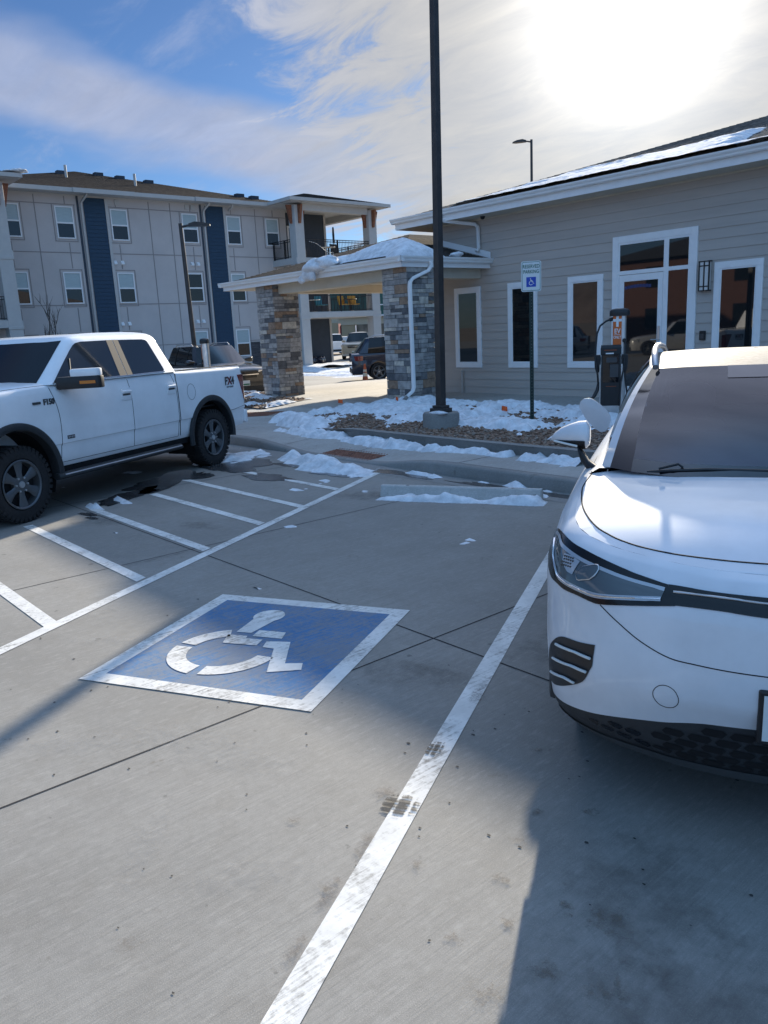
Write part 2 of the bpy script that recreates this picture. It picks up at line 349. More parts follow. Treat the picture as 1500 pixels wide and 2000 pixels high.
M['chrome'] = mat('chrome', (.75, .76, .78), .12, metal=1.0)
M['satin'] = mat('satin_silver', (.50, .51, .52), .38, metal=.7)
M['lens'] = mat('smoked_headlight_lens', (.07, .09, .10), .08, coat=1.0, ior=1.6)
M['lens_in'] = mat('headlight_reflector', (.42, .46, .50), .25, metal=.3, coat=1.0)
M['tyre'] = mat('tyre_rubber', (.014, .014, .015), .8, var=.3, vs_=25)
M['rim'] = mat('painted_alloy_rim', (.13, .14, .15), .35, metal=.6)
M['rim_dark'] = mat('rim_inner_dark', (.012, .013, .015), .6)
M['amber'] = mat('amber_lens', (.62, .17, .01), .25, coat=.6)
M['red_lens'] = mat('red_tail_lens', (.20, .016, .018), .15, coat=1.0)
M['clear_lens'] = mat('clear_headlamp', (.55, .57, .58), .1, metal=.5, coat=1.0)
M['plate_white'] = mat('licence_plate_white', (.62, .66, .66), .45)
M['plate_green'] = mat('licence_plate_green', (.03, .16, .09), .45)
M['badge_dark'] = mat('badge_grey', (.05, .052, .056), .35)
M['badge_red'] = mat('badge_red', (.16, .014, .02), .4)

# ================================================================== GROUND
def sm(a, b, x): t = max(0.0, min(1.0, (x - a) / (b - a))); return t * t * (3 - 2 * t)
b = MB(); b.poly([(-1500, -1500, -.03), (1500, -1500, -.03), (1500, 1500, -.03), (-1500, 1500, -.03)])
b.build('ground', M['soil'], kind='structure')
b = MB(); b.poly([(-75, -60, 0), (45, -60, 0), (45, 7.2, 0), (-75, 7.2, 0)]); b.poly([(-75, 7.2, 0), (-15.4, 7.2, 0), (-15.4, 45, 0), (-75, 45, 0)])
b.build('parking_lot', M['concrete'], kind='structure', weld=True)
b = MB()
for k in range(-9, 8):
    x = -3.28 + 3.13 * k; b.poly([(x - .005, -30, .002), (x + .005, -30, .002), (x + .005, 7.1, .002), (x - .005, 7.1, .002)])
for y in (3.11, -.9, -5.0, -9.2, -13.4): b.poly([(-35, y - .005, .0025), (25, y - .005, .0025), (25, y + .005, .0025), (-35, y + .005, .0025)])
for y in (11.5, 15.6, 19.7, 23.8): b.poly([(-45, y - .006, .0025), (-21.2, y - .006, .0025), (-21.2, y + .006, .0025), (-45, y + .006, .0025)])
b.build('pavement_joints', M['joint'], kind='structure')
# painted lines: the two stall lines and the hatching of the access aisle
def strip(b, p, q, w, z):
    p, q = Vector(p), Vector(q); d = (q - p).normalized(); n = Vector((-d.y, d.x)) * (w / 2)
    a = [p + n, p - n, q - n, q + n]; b.poly([(v.x, v.y, z) for v in a])
b = MB()
strip(b, (-1.0, -.22), (-4.05, 5.40), .105, .004)
strip(b, (-3.45, -2.10), (-8.07, 6.82), .10, .004)
for i, (y, xr) in enumerate(((-.9, -4.1), (-.08, -4.52), (.74, -4.95), (1.53, -5.36), (2.40, -5.85), (3.20, -6.25), (4.06, -6.70), (4.79, -7.04), (5.63, -7.50))):
    xl = -8.75 - .02 * i if y < 1.9 else (-8.72, -8.98, -9.25, -9.85, -10.35)[i - 4]
    b.poly([(xl, y - .05, .0035), (xr - .03 * 0, y - .05, .0035), (xr - .05, y + .05, .0035), (xl, y + .05, .0035)])
strip(b, (1.8, -.22), (-1.25, 5.40), .105, .004); strip(b, (4.65, -.22), (1.6, 5.40), .105, .004)
b.build('parking_lines', M['white_line'], kind='structure')
# the accessible-parking emblem: blue square, white border and symbol
EA = radians(28.2); EO = (-4.325, 1.335)
em = empty('wheelchair_emblem', (EO[0], EO[1], 0), 0, 'worn blue square with a white wheelchair symbol painted on the parking bay floor', 'pavement marking')
def E_(s, t, z): return (EO[0] + cos(EA) * s - sin(EA) * t, EO[1] + sin(EA) * s + cos(EA) * t, z)
S_, T_, bw = 1.46, 1.50, .105
def sq(b, s0, t0, s1, t1, z): b.poly([E_(s0, t0, z), E_(s1, t0, z), E_(s1, t1, z), E_(s0, t1, z)])
b = MB(); sq(b, bw, bw, S_ - bw, T_ - bw, .004); b.build('blue_field', M['blue_field'], em)
b = MB(); sq(b, 0, 0, S_, bw, .0042); sq(b, 0, T_ - bw, S_, T_, .0042); sq(b, 0, bw, bw, T_ - bw, .0042); sq(b, S_ - bw, bw, S_, T_ - bw, .0042); b.build('white_border', M['white_line'], em)
b = MB()
hc = (.575, 1.165); b.poly([E_(hc[0] + .105 * cos(a), hc[1] + .112 * sin(a), .0075) for a in [2 * pi * k / 28 for k in range(28)]])
for P in ([(.51, .856), (.615, .862), (.655, 1.10), (.50, 1.10)], [(.643, .916), (.83, .922), (.854, .822), (.649, .816)],
          [(.481, .802), (.617, .809), (.628, .772), (.743, .779), (.753, .686), (.522, .672)],
          [(.782, .76), (.933, .788), (1.053, .49), (1.152, .519), (1.185, .434), (1.009, .354), (.883, .668), (.804, .671)]):
    b.poly([E_(*p, .0072) for p in P])
def arc(c, ro, ri, a0, a1, n=14):
    o = [(c[0] + ro * cos(a0 + (a1 - a0) * k / n), c[1] + ro * sin(a0 + (a1 - a0) * k / n)) for k in range(n + 1)]
    i = [(c[0] + ri * cos(a0 + (a1 - a0) * k / n), c[1] + ri * sin(a0 + (a1 - a0) * k / n)) for k in range(n + 1)]
    for k in range(n): b.poly([E_(*o[k], .0072), E_(*o[k + 1], .0072), E_(*i[k + 1], .0072), E_(*i[k], .0072)])
WC = (.610, .565)
arc(WC, .345, .232, radians(115), radians(173)); arc(WC, .345, .232, radians(181), radians(263)); arc(WC, .338, .226, radians(274), radians(357))
b.build('wheelchair_symbol', M['white_line'], em, weld=True)
# dried mud, tyre prints, drips near the white line
def blob(b, x, y, r, seed, z=.0058, sx=1.0, ang=0.0, n=22):
    P = []
    for k in range(n):
        a = 2 * pi * k / n; rr = r * (.75 + .55 * fbm(cos(a) * 1.1 + seed, sin(a) * 1.1, seed * .7, 5)); u, v = rr * cos(a) * sx, rr * sin(a)
        P.append((x + u * cos(ang) - v * sin(ang), y + u * sin(ang) + v * cos(ang), z))
    b.poly(P)
def stain_mat(name, col, rough, sc, lo, hi, k=.55, tread=False, mx=1.0):
    m = bpy.data.materials.new(name); m.use_nodes = True; t = m.node_tree; b_ = t.nodes['Principled BSDF']; b_.inputs['Base Color'].default_value = (*col, 1); b_.inputs['Roughness'].default_value = rough
    at = N(t, 'ShaderNodeAttribute', attribute_name='amt'); tcn = N(t, 'ShaderNodeTexCoord')
    n1 = N(t, 'ShaderNodeTexNoise'); t.links.new(tcn.outputs['Object'], n1.inputs['Vector']); n1.inputs['Scale'].default_value = sc; n1.inputs['Detail'].default_value = 9; n1.inputs['Roughness'].default_value = .72
    v = math_(t, 'ADD', math_(t, 'MULTIPLY', at.outputs['Fac'], k), math_(t, 'MULTIPLY', math_(t, 'SUBTRACT', n1.outputs['Fac'], .5), 1.6))
    if tread:
        uv = N(t, 'ShaderNodeUVMap', uv_map='uv'); sp_ = N(t, 'ShaderNodeSeparateXYZ'); t.links.new(uv.outputs[0], sp_.inputs[0])
        w1 = math_(t, 'SINE', math_(t, 'MULTIPLY', sp_.outputs[0], 13.0)); w2 = math_(t, 'SINE', math_(t, 'MULTIPLY', sp_.outputs[1], 9.0))
        v = math_(t, 'SUBTRACT', v, math_(t, 'ADD', math_(t, 'MULTIPLY', ramp_(t, w1, .2, .9), .45), math_(t, 'MULTIPLY', ramp_(t, w2, .4, .95), .40)))
    f = math_(t, 'MULTIPLY', ramp_(t, v, lo, hi), mx); tr = N(t, 'ShaderNodeBsdfTransparent'); mix = N(t, 'ShaderNodeMixShader'); t.links.new(f, mix.inputs[0]); t.links.new(tr.outputs[0], mix.inputs[1]); t.links.new(b_.outputs[0], mix.inputs[2])
    t.links.new(mix.outputs[0], t.nodes['Material Output'].inputs[0]); return m
def stains(name, spots, m, z):
    b = MB(); amt = []; uvs = []; n = 12
    for q, (x, y, rx, ry, a) in enumerate(spots):
        rows = []
        for j in range(n + 1):
            row = []
            for i in range(n + 1):
                u, v = 2 * i / n - 1, 2 * j / n - 1; row.append((x + rx * u * cos(a) - ry * v * sin(a), y + rx * u * sin(a) + ry * v * cos(a), z + .0002 * (q % 8))); amt.append(1 - min(1.3, u * u + v * v)); uvs.append((u, v))
            rows.append(row)
        b.grid(rows)
    o = b.build(name, m, kind='stuff', recalc=False); at = o.data.attributes.new('amt', 'FLOAT', 'POINT'); at.data.foreach_set('value', amt)
    ul = o.data.uv_layers.new(name='uv')
    for lp_ in o.data.loops: ul.data[lp_.index].uv = uvs[lp_.vertex_index]
    return o
rnd = random.Random(5)
mud = [(-1.50, 1.46, .06, .045, .3), (-1.57, 1.76, .05, .05, 1), (-1.28, 1.37, .075, .06, .5), (-1.82, 1.61, .04, .05, 0), (-1.42, 1.62, .05, .04, 2), (-1.22, 1.55, .09, .07, .8), (-1.66, 1.97, .05, .04, .2), (-1.33, 1.80, .07, .05, 1.2), (-1.12, 1.28, .06, .08, .6), (-1.72, 2.14, .045, .04, 0), (-1.58, 2.30, .06, .05, .4), (-2.0, 2.52, .06, .04, .9), (-1.20, 1.85, .13, .10, .5), (-1.05, 1.62, .10, .12, 1), (-1.95, 1.30, .05, .05, 0), (-2.35, 1.45, .05, .04, 1)]
stains('dried_mud', mud, stain_mat('dried_mud_film', (.13, .105, .08), .95, 30, .20, .62, .36, mx=.6), .0062)
old = [(-.75, 1.65, .75, .55, .6), (-1.2, 2.0, .5, .35, 2), (-7.2, 3.6, .4, .2, .3), (-6.35, 2.75, .45, .06, 1.55), (-2.6, 3.5, .4, .4, 1), (-8.3, 3.0, .6, .3, .4), (-.3, 1.2, .5, .5, 0), (-6.9, 5.6, .7, .35, .4), (-3.0, 2.7, .5, .25, .4)]
stains('old_stains', old, stain_mat('old_oil_stain', (.085, .075, .065), .8, 7, .15, .9, .5, mx=.38), .0056)
pale = [(-3.6, 1.05, .5, .12, .9), (-2.6, .95, .35, .08, 2.4), (-4.6, 1.9, .7, .12, .8), (-5.2, 1.9, .4, .2, 0), (-3.1, 1.5, .6, .2, .3), (-2.2, 1.15, .3, .1, 1)]
stains('salt_marks', pale, stain_mat('pale_salt_film', (.42, .41, .39), .9, 16, .10, .75, .45, mx=.22), .0052)
trd = [(-2.13, 1.80, .075, .085, 2.06), (-2.34, 2.20, .07, .04, 2.06)]
stains('faint_tyre_prints', [(-2.04, 1.55, .14, .035, 2.06), (-1.92, 1.30, .12, .035, 2.06), (-2.24, 1.82, .06, .07, 2.06), (-1.80, 1.08, .10, .03, 2.06), (-2.56, 2.72, .12, .05, 2.06)], stain_mat('faint_tyre_smear', (.11, .085, .07), .9, 55, .15, .6, .45, False, .38), .0072)
stains('tyre_prints', trd, stain_mat('tyre_tread_print', (.035, .033, .031), .9, 75, -.12, .30, .62, True, .75), .0078)
b = MB()
for q in range(110):
    x, y = rnd.uniform(-5.2, -.5), rnd.uniform(.6, 3.2); r_, a_ = rnd.uniform(.003, .007), rnd.uniform(0, 6); b.poly([(x + r_ * rnd.uniform(.6, 1.2) * cos(a_ + k * .9) * 1.5, y + r_ * rnd.uniform(.6, 1.2) * sin(a_ + k * .9), .0026) for k in range(7)])
b.build('grit', M['tread'], kind='stuff')
b = MB()
for x, y, r, sx, a in ((-9.9, 4.75, .55, 1.8, 2.0), (-9.35, 3.75, .28, 2.4, 2.0), (-10.3, 5.75, .6, 1.3, .3), (-8.95, 5.62, .22, 3.0, .1), (-9.25, 6.45, .30, 2.4, 0.0), (-8.4, 6.2, .12, 4.0, .2), (-8.75, 3.05, .07, 2.6, .1), (-8.5, 3.0, .05, 2.6, .1), (-5.9, 6.80, .16, 7.0, .02), (-7.6, 6.78, .16, 4.0, 0)): blob(b, x, y, r, x + y, .0055, sx, a, 60)
b.build('meltwater', M['wet'], kind='stuff')

# ------------------------------------------------------------------ sidewalk with kerb and ramp
def hk(x): return .15 - .125 * sm(-12.0, -10.05, x) * (1 - sm(-8.75, -7.3, x))
def gz(x, y):
    k = hk(x); z = k + (.15 - k) * sm(7.2, 8.25, y)
    return z + .10 * sm(8.3, 11.8, y)
xs = [-21.0, -20, -19, -18, -17, -16, -15, -14, -13] + [-12.4 + .2 * k for k in range(29)] + [-6.4, -5.6, -4, -2, 2, 8, 16]
ys = [7.19, 7.35, 7.5, 7.65, 7.8, 8.0, 8.25, 8.6, 9.2, 10, 11, 11.8, 13, 14.6]
b = MB(); b.grid([[(x, y, gz(x, y)) for x in xs] for y in ys]); b.grid([[(x, y, gz(x, 13)) for x in (-21, -18, -14.5)] for y in (14.6, 17, 20.2)])
b.box((-21, 20.19, -.02), (-14.5, 20.3, .25)); b.box((-21.08, 7.19, -.02), (-20.995, 20.3, .2))
b.build('sidewalk', M['walk'], kind='structure', smooth=30)
b = MB()
for k in (-15.4, -13.2, -11.0, -9.4, -7.0, -4.9, -2.8): b.poly([(k - .006, 7.2, hk(k) + .003), (k + .006, 7.2, hk(k) + .003), (k + .006, 8.0, gz(k, 8.0) + .003), (k - .006, 8.0, gz(k, 8) + .003)])
for y in (9.3, 10.6, 11.9): b.poly([(-16, y - .006, gz(-15, y) + .004), (-13.9, y - .006, gz(-15, y) + .004), (-13.9, y + .006, gz(-15, y) + .004), (-16, y + .006, gz(-15, y) + .004)])
for x in (-17.2, -15.6, -14.0): b.poly([(x - .006, 9, .258), (x + .006, 9, .258), (x + .006, 20, .258), (x - .006, 20, .258)])
b.build('sidewalk_joints', M['joint'], kind='structure')
b = MB(); rows = []
for x in xs:
    k = hk(x); rows.append([(x, 7.03, -.02), (x, 7.045, max(.012, k - .03)), (x, 7.075, k - .004), (x, 7.10, k), (x, 7.20, k)])
b.grid(rows); b.build('kerb', M['kerb'], kind='structure', smooth=50)
b = MB(); b.poly([(-45, 6.62, .003), (20, 6.62, .003), (20, 7.035, .003), (-45, 7.035, .003)]); b.build('gutter_pan', M['kerb'], kind='structure')

def tactile(x0, x1, y0, y1, rz, cx, cy, label):
    t = empty('tactile_plate', (cx, cy, gz(cx, cy)), rz, label, 'tactile paving', 'tactile plates set in the walkway')
    w, d = x1 - x0, y1 - y0; n = (gz(cx, cy + .3) - gz(cx, cy - .3)) / .6
    b = MB(); zz = lambda y: n * y
    b.add([(-w / 2, -d / 2, zz(-d / 2) + .006), (w / 2, -d / 2, zz(-d / 2) + .006), (w / 2, d / 2, zz(d / 2) + .006), (-w / 2, d / 2, zz(d / 2) + .006)], [(0, 1, 2, 3)])
    nx, ny = int(w / .06), int(d / .06)
    for i in range(nx):
        for j in range(ny):
            x, y = -w / 2 + w * (i + .5) / nx, -d / 2 + d * (j + .5) / ny; r = .016; z = zz(y) + .006
            b.add([(x - r, y - r, z), (x + r, y - r, z), (x + r, y + r, z), (x - r, y + r, z), (x - r * .6, y - r * .6, z + .007), (x + r * .6, y - r * .6, z + .007), (x + r * .6, y + r * .6, z + .007), (x - r * .6, y + r * .6, z + .007)], [(0, 1, 5, 4), (1, 2, 6, 5), (2, 3, 7, 6), (3, 0, 4, 7), (4, 5, 6, 7)])
    b.build('plate', M['rust'], t, world=False, recalc=False)
tactile(-9.98, -8.78, 7.22, 7.80, 0, -9.38, 7.36, 'rust brown tactile plate in the kerb ramp beside the snow heap')
tactile(-.75, .75, -.35, .35, radians(40), -15.05, 9.45, 'rust brown tactile plate behind the pickup, near the stone column')

# ------------------------------------------------------------------ planting island: kerb, rocks, snow
def inis(x, y):                                   # inside the island (signed, metres roughly)
    left = -13.5 + 2.6 * (1 - sm(8.1, 9.6, y)) ** 1.5
    return min(y - 8.12 - .0 * x, 12.35 - .12 * fbm(x, 0) - y, x - left, 3.0 - x)
b = MB(); path = [(-13.72, 12.3), (-13.68, 10.6), (-13.4, 9.4), (-12.7, 8.72), (-11.6, 8.28), (-10.3, 8.10), (-8.4, 8.06), (-6.6, 8.07), (-6.1, 8.1), (3, 8.1)]
def kz(x): return .285
rows = []
for i, (x, y) in enumerate(path):
    p0, p1 = Vector(path[max(i - 1, 0)]), Vector(path[min(i + 1, len(path) - 1)]); d = (p1 - p0).normalized(); n = Vector((-d.y, d.x)); top = max(kz(x), gz(x, y) + .03)
    if x < -11.0: top = gz(x, y) + .05
    rows.append([(x - n.x * o, y - n.y * o, z) for o, z in ((.0, .0), (.005, top - .03), (.03, top), (-.12, top), (-.13, .0))])
b.grid(rows); b.build('planter_kerb', M['kerb'], kind='structure', smooth=40)
def bedz(x, y): return max(gz(x, y) + .012, .245 + .02 * fbm(x * 1.5, y * 1.5, 2)) + .03 * sm(0, 1.2, inis(x, y))
b = MB(); st = .10; nx, ny = int(16.7 / st), int(4.4 / st)
for j in range(ny):
    for i in range(nx):
        x, y = -13.7 + i * st, 8.1 + j * st
        if inis(x + st / 2, y + st / 2) < -.03: continue
        b.add([(X, Y, bedz(X, Y)) for X, Y in ((x, y), (x + st, y), (x + st, y + st), (x, y + st))], [(0, 1, 2, 3)])
for j in range(26):                               # the second bed, left of the walkway
    for i in range(50):
        x, y = -20.9 + i * .1, 9.9 + j * .1
        if x > -16.0 - (y - 9.9) * .35 or (y > 11.6 and x > -19.0): continue
        b.add([(X, Y, gz(X, Y) + .02 + .02 * fbm(X, Y)) for X, Y in ((x, y), (x + .1, y), (x + .1, y + .1), (x, y + .1))], [(0, 1, 2, 3)])
b.grid([[(x, y, .03 + .13 * sm(20.3, 20.7, y) * (1 - sm(20.9, 21.5, y)) * (.6 + .5 * fbm(x * .8, y))) for x in [-22 + .25 * k for k in range(34)]] for y in (20.3, 20.5, 20.7, 20.9, 21.2, 21.5)])
b.build('planting_bed', M['gravel_bed'], kind='structure', weld=True, smooth=60)
def snowh(x, y):
    d = inis(x, y)
    if d < .06 or y > 12.1 + .15 * fbm(x * 1.3, 5): return -1
    n = fbm(x * .85 + 3, y * 1.1 + 8, 1.0, 6); n2 = fbm(x * 2.7, y * 2.7, 4, 5)
    cov = -.50 + .62 * sm(8.55, 10.2, y) + .35 * sm(-10.5, -12.6, x) + .25 * sm(11.3, 12.2, y) - .20 * sm(-8.6, -6.5, x) * (1 - sm(9.6, 10.4, y))
    cov += .35 * math.exp(-((x + 9.9) ** 2 + (y - 8.75) ** 2) / .35) + .40 * math.exp(-((x + 7.9) ** 2 / .5 + (y - 9.6) ** 2 / .2)) + .3 * math.exp(-((x + 6.35) ** 2 + (y - 8.5) ** 2) / .15)
    return min((cov + .80 * n + .55 * n2 + .22 * fbm(x * 7, y * 7, 2, 3)) * .22, .12 + .06 * n2) * sm(.05, .35, d)
def snowfield(name, x0, x1, y0, y1, st, hf, bz, b=None, rough=1.0):
    b = b or MB(); nx, ny = int((x1 - x0) / st), int((y1 - y0) / st); H_ = {}
    for j in range(ny + 1):
        for i in range(nx + 1): H_[i, j] = hf(x0 + i * st, y0 + j * st)
    idx = {}; 
    for j in range(ny):
        for i in range(nx):
            q = [(i, j), (i + 1, j), (i + 1, j + 1), (i, j + 1)]
            if max(H_[k] for k in q) <= 0: continue
            f = []
            for k in q:
                if k not in idx:
                    x, y, h = x0 + k[0] * st, y0 + k[1] * st, H_[k]
                    q = Vector((x, y, h)); r_ = min(1.0, max(h, 0) / .05); z = bz(x, y) + (min(h, 9) + r_ * rough * (.030 * noise.noise(q * 5.3) + .022 * noise.noise(q * 11.7 + Vector((3, 1, 0))) + .014 * abs(noise.noise(q * 21))) if h > 0 else -.012)
                    idx[k] = len(b.v); b.v.append((x, y, z))
                f.append(idx[k])
            b.f.append(f); b.m.append(0)
    return b
b = snowfield('s', -13.7, -3.0, 8.1, 12.4, .05, snowh, bedz)
def foot(x, y):                                   # thin ridge at the foot of the planter kerb
    n = fbm(x * 1.6, y * 3, 9, 5) * .7 + fbm(x * 6, y * 6, 2, 4) * .55; c = 7.93 - .02 * sm(-9, -7, x) + .10 * math.exp(-((x + 10.6) / .5) ** 2)
    w = .10 + .09 * n + .09 * math.exp(-((x + 9.4) / .6) ** 2) + .1 * math.exp(-((x + 11.0) / .6) ** 2)
    if x > -6.75: w *= .0 if x < -6.5 else 1.6
    return (1 - ((y - c) / max(w, .02)) ** 2) * max(.02, .06 + .08 * n) if w > .03 else -1
b = snowfield('s', -12.3, -5.6, 7.6, 8.25, .035, foot, gz, b)
def edge(x, y):                                   # bank along the walkway's left edge
    t = max(0, min(1, (x + 13.9) / 2.4)); c = 9.1 - .75 * t - .25 * t * (1 - t); n = fbm(x * 2, y * 2, 5, 5); w = max(.12, .30 + .22 * n)
    return (1 - ((y - c) / w) ** 2 - .6 * sm(-11.8, -11.2, x) - .8 * sm(-13.5, -14.1, x)) * max(.05, .17 + .12 * n)
b = snowfield('s', -14.1, -11.0, 8.0, 9.8, .045, edge, lambda x, y: gz(x, y) + .01, b)
def lot(x, y):                                    # heaps in the gutter by the ramp and along the kerb
    n = fbm(x * 1.3, y * 1.6, 3, 6); n2 = fbm(x * 4, y * 4, 7, 4)
    g = lambda cx, cy, sx, sy: math.exp(-((x - cx) / sx) ** 2 - ((y - cy) / sy) ** 2)
    v = 1.25 * g(-8.75, 6.50, .62, .28) + .95 * g(-9.45, 6.62, .45, .2) + .8 * g(-10.05, 6.75, .25, .15) + .55 * g(-7.45, 6.88, .55, .08) + .46 * g(-6.55, 6.96, .35, .05) + .44 * g(-5.9, 6.97, .4, .05) + .45 * g(-5.1, 6.97, .45, .05)
    v += .62 * g(-11.2, 6.55, .5, .4) + .55 * g(-10.75, 6.05, .45, .35) + .5 * g(-9.35, 3.62, .42, .06) + .5 * g(-9.0, 3.25, .35, .05)
    return (v - .38 + .46 * n + .26 * n2) * .17
b = snowfield('s', -12.2, -4.4, 2.9, 7.05, .045, lot, lambda x, y: .004, b)
def left(x, y):
    if x > -15.9 - (y - 9.9) * .35 or (y > 11.7 and x > -19.05): return -1
    return (fbm(x * .9, y * .9, 6, 6) * .9 - .02) * .14
b = snowfield('s', -20.9, -15.6, 10.0, 12.5, .07, left, lambda x, y: gz(x, y) + .03, b)
def back(x, y): return (.55 * math.exp(-((y - 25.6 + .18 * (x + 36)) / 1.5) ** 2) + .60 * math.exp(-((y - 21.9) / .40) ** 2) + .5 * fbm(x * .35, y * .6, 2, 6) - .27 - .6 * sm(-27, -24, x)) * .25
b = snowfield('s', -48, -23, 20.8, 31, .2, back, lambda x, y: .01, b)
def aptside(x, y): return (.35 + .5 * fbm(x * .5, y * .5, 1, 5)) * .2
b = snowfield('s', -40.6, -36, 17, 30, .25, aptside, lambda x, y: .01, b)
b.build('snow', M['snow'], kind='stuff', smooth=70, recalc=False)
# loose river rock
b = MB(); rnd = random.Random(3); ico = None
bm = bmesh.new(); bmesh.ops.create_icosphere(bm, subdivisions=1, radius=1.0); iv = [v.co.copy() for v in bm.verts]; ifc = [tuple(v.index for v in f.verts) for f in bm.faces]; bm.free()
cnt = 0
while cnt < 5200:
    if rnd.random() < .86: x, y = rnd.uniform(-13.6, -4.5), 8.1 + 4.2 * rnd.random() ** 1.6
    else: x, y = rnd.uniform(-20.8, -16.0), rnd.uniform(9.95, 12.4)
    if x > -14:
        if inis(x, y) < .05 or snowh(x, y) > .03: continue
        z = bedz(x, y)
    else:
        if left(x, y) > .02 or x > -16.0 - (y - 9.9) * .35 or (y > 11.6 and x > -19.0): continue
        z = gz(x, y) + .03
    s = rnd.uniform(.014, .034) * (1.15 if x < -14 else 1); a = rnd.uniform(0, 6.3); e = (rnd.uniform(.8, 1.5), rnd.uniform(.7, 1.1), rnd.uniform(.5, .8))
    b.add([(x + s * (v.x * e[0] * cos(a) - v.y * e[1] * sin(a)), y + s * (v.x * e[0] * sin(a) + v.y * e[1] * cos(a)), z + s * .3 + s * v.z * e[2]) for v in iv], ifc, rnd.randrange(3)); cnt += 1
b.build('river_rock', [M['stone_a'], M['stone_b'], M['stone_c']], kind='stuff', smooth=60, recalc=False)

# ================================================================== CLUBHOUSE (lap-sided building on the right)
YW = 14.5
ch = empty('clubhouse', (-14.7, YW, .2), 0, 'single storey greige lap sided building with white framed windows and snow on its roof', 'building')
b = MB(); z = .22; prof = []
while z < 4.42: prof += [(YW - .022, z), (YW - .007, z + .184)]; z += .185
rows = [[(x, y, zz) for y, zz in prof] for x in (-14.7, -12, -8, -4, 0, 6, 14)]
b.grid(rows); b.add([(-14.7, YW - .004, .2), (-14.7, 30, .2), (-14.7, 30, 4.42), (-14.7, YW - .004, 4.42)], [(0, 1, 2, 3)])
b.box((-14.72, YW - .034, .21), (-14.58, YW + .1, 4.3))
b.box((-14.69, YW - .003, .1), (14, 30, 4.40)); b.build('wall', M['siding'], ch)
b = MB(); b.box((-14.66, YW - .012, .0), (14, YW + .02, .235)); b.build('foundation', M['kerb'], ch)
XL, XR, YF, YB, ZE, PS = -15.45, 15.0, 13.86, 30.6, 4.50, .29
def hip(XL, XR, YF, YB, z, s, th=.03):
    hw = min(XR - XL, YB - YF) / 2
    if XR - XL > YB - YF: r0, r1 = (XL + hw, (YF + YB) / 2, z + s * hw), (XR - hw, (YF + YB) / 2, z + s * hw)
    else: r0, r1 = ((XL + XR) / 2, YF + hw, z + s * hw), ((XL + XR) / 2, YB - hw, z + s * hw)
    return [(XL, YF, z), (XR, YF, z), (XR, YB, z), (XL, YB, z)], r0, r1, XR - XL > YB - YF
def roof(name, parent, m, XL, XR, YF, YB, z, s, th=.035, courses=True):
    c, r0, r1, wide = hip(XL, XR, YF, YB, z, s); b = MB()
    F = [(c[0], c[1], r1, r0), (c[1], c[2], r1), (c[2], c[3], r0, r1), (c[3], c[0], r0)] if wide else [(c[0], c[1], r0), (c[1], c[2], r1, r0), (c[2], c[3], r1), (c[3], c[0], r0, r1)]
    for f in F:                                   # courses of shingles, each a small step
        f = [Vector(p) for p in f]
        if not courses: b.poly(f); b.poly([p - Vector((0, 0, th)) for p in f]); continue
        A, B_ = f[0], f[1]; tl, tr = f[-1], f[2]; L = (tl - A).length; n = max(8, int(L / .16)); n = min(n, 70)
        for k in range(n):
            t0, t1 = k / n, (k + 1) / n; up = Vector((0, 0, .009))
            p0, p1 = A.lerp(tl, t0), B_.lerp(tr, t0); q0, q1 = A.lerp(tl, t1), B_.lerp(tr, t1)
            b.add([p0 + up, p1 + up, q1, q0, p0, p1], [(0, 1, 2, 3), (4, 5, 1, 0)])
    for i in range(4):
        p, q = Vector(c[i]), Vector(c[(i + 1) % 4]); d = Vector((0, 0, th)); b.poly([p - d, q - d, q + Vector((0, 0, .009)), p + Vector((0, 0, .009))])
    return b.build(name, m, parent, recalc=False)
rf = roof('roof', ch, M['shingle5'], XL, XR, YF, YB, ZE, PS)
def gutter_run(b, p, q, out, z, h=.115, d=.115):  # K-style gutter section swept from p to q; 'out' points away from the wall
    o = Vector((*out, 0)); P = Vector((*p, 0)); Q = Vector((*q, 0))
    pr = [(0, 0), (0, h - .005), (.01, h), (d * .55, h), (d, h), (d, h - .03), (d * .90, h - .05), (d * .80, .035), (d * .62, .012), (d * .5, 0)]
    pr = [(0, 0), (d * .55, 0), (d * .70, .02), (d * .74, .05), (d * .93, .075), (d, .09), (d, h), (d - .012, h), (d - .012, .088), (.004, .06)]
    ends = []
    rings = []
    for E_p in (P, Q): rings.append([E_p + o * u + Vector((0, 0, z + v)) for u, v in pr])
    b.loft(rings, True, True)
b = MB(); gutter_run(b, (XL - .08, YF), (XR, YF), (0, -1), ZE - .10); gutter_run(b, (XL, YF - .08), (XL, YB), (-1, 0), ZE - .10); b.build('gutter', M['gutter'], ch, smooth=30)
b = MB(); b.box((XL + .0, YF + .001, ZE - .235), (XR, YF + .026, ZE - .02)); b.box((XL + .001, YF + .02, ZE - .235), (XL + .026, YB, ZE - .02)); b.build('fascia', M['trim'], ch)
b = MB(); b.box((XL + .02, YF + .02, ZE - .232), (XR, YW + .05, ZE - .215)); b.box((XL + .02, YW, ZE - .231), (-14.6, YB, ZE - .216)); b.box((-14.7, YW - .05, ZE - .262), (14, YW + .0, ZE - .231)); b.build('soffit', M['soffit'], ch)
def downspout(name, parent, path, w=.075, m=None):
    b = MB(); P = [Vector(p) for p in path]; b.sqtube(P, w, w * .8, (0.2, 1, .05)); o = b.build(name, m or M['gutter'], parent, bevel=.01, smooth=40)
    return o
downspout('downspout', ch, [(-13.80, 13.80, 4.42), (-13.80, 13.80, 4.33), (-13.74, 13.86, 4.27), (-13.26, 14.38, 4.16), (-13.22, 14.425, 4.10), (-13.21, 14.43, 4.02), (-13.2, 14.43, 3.62), (-13.22, 14.36, 3.55)])
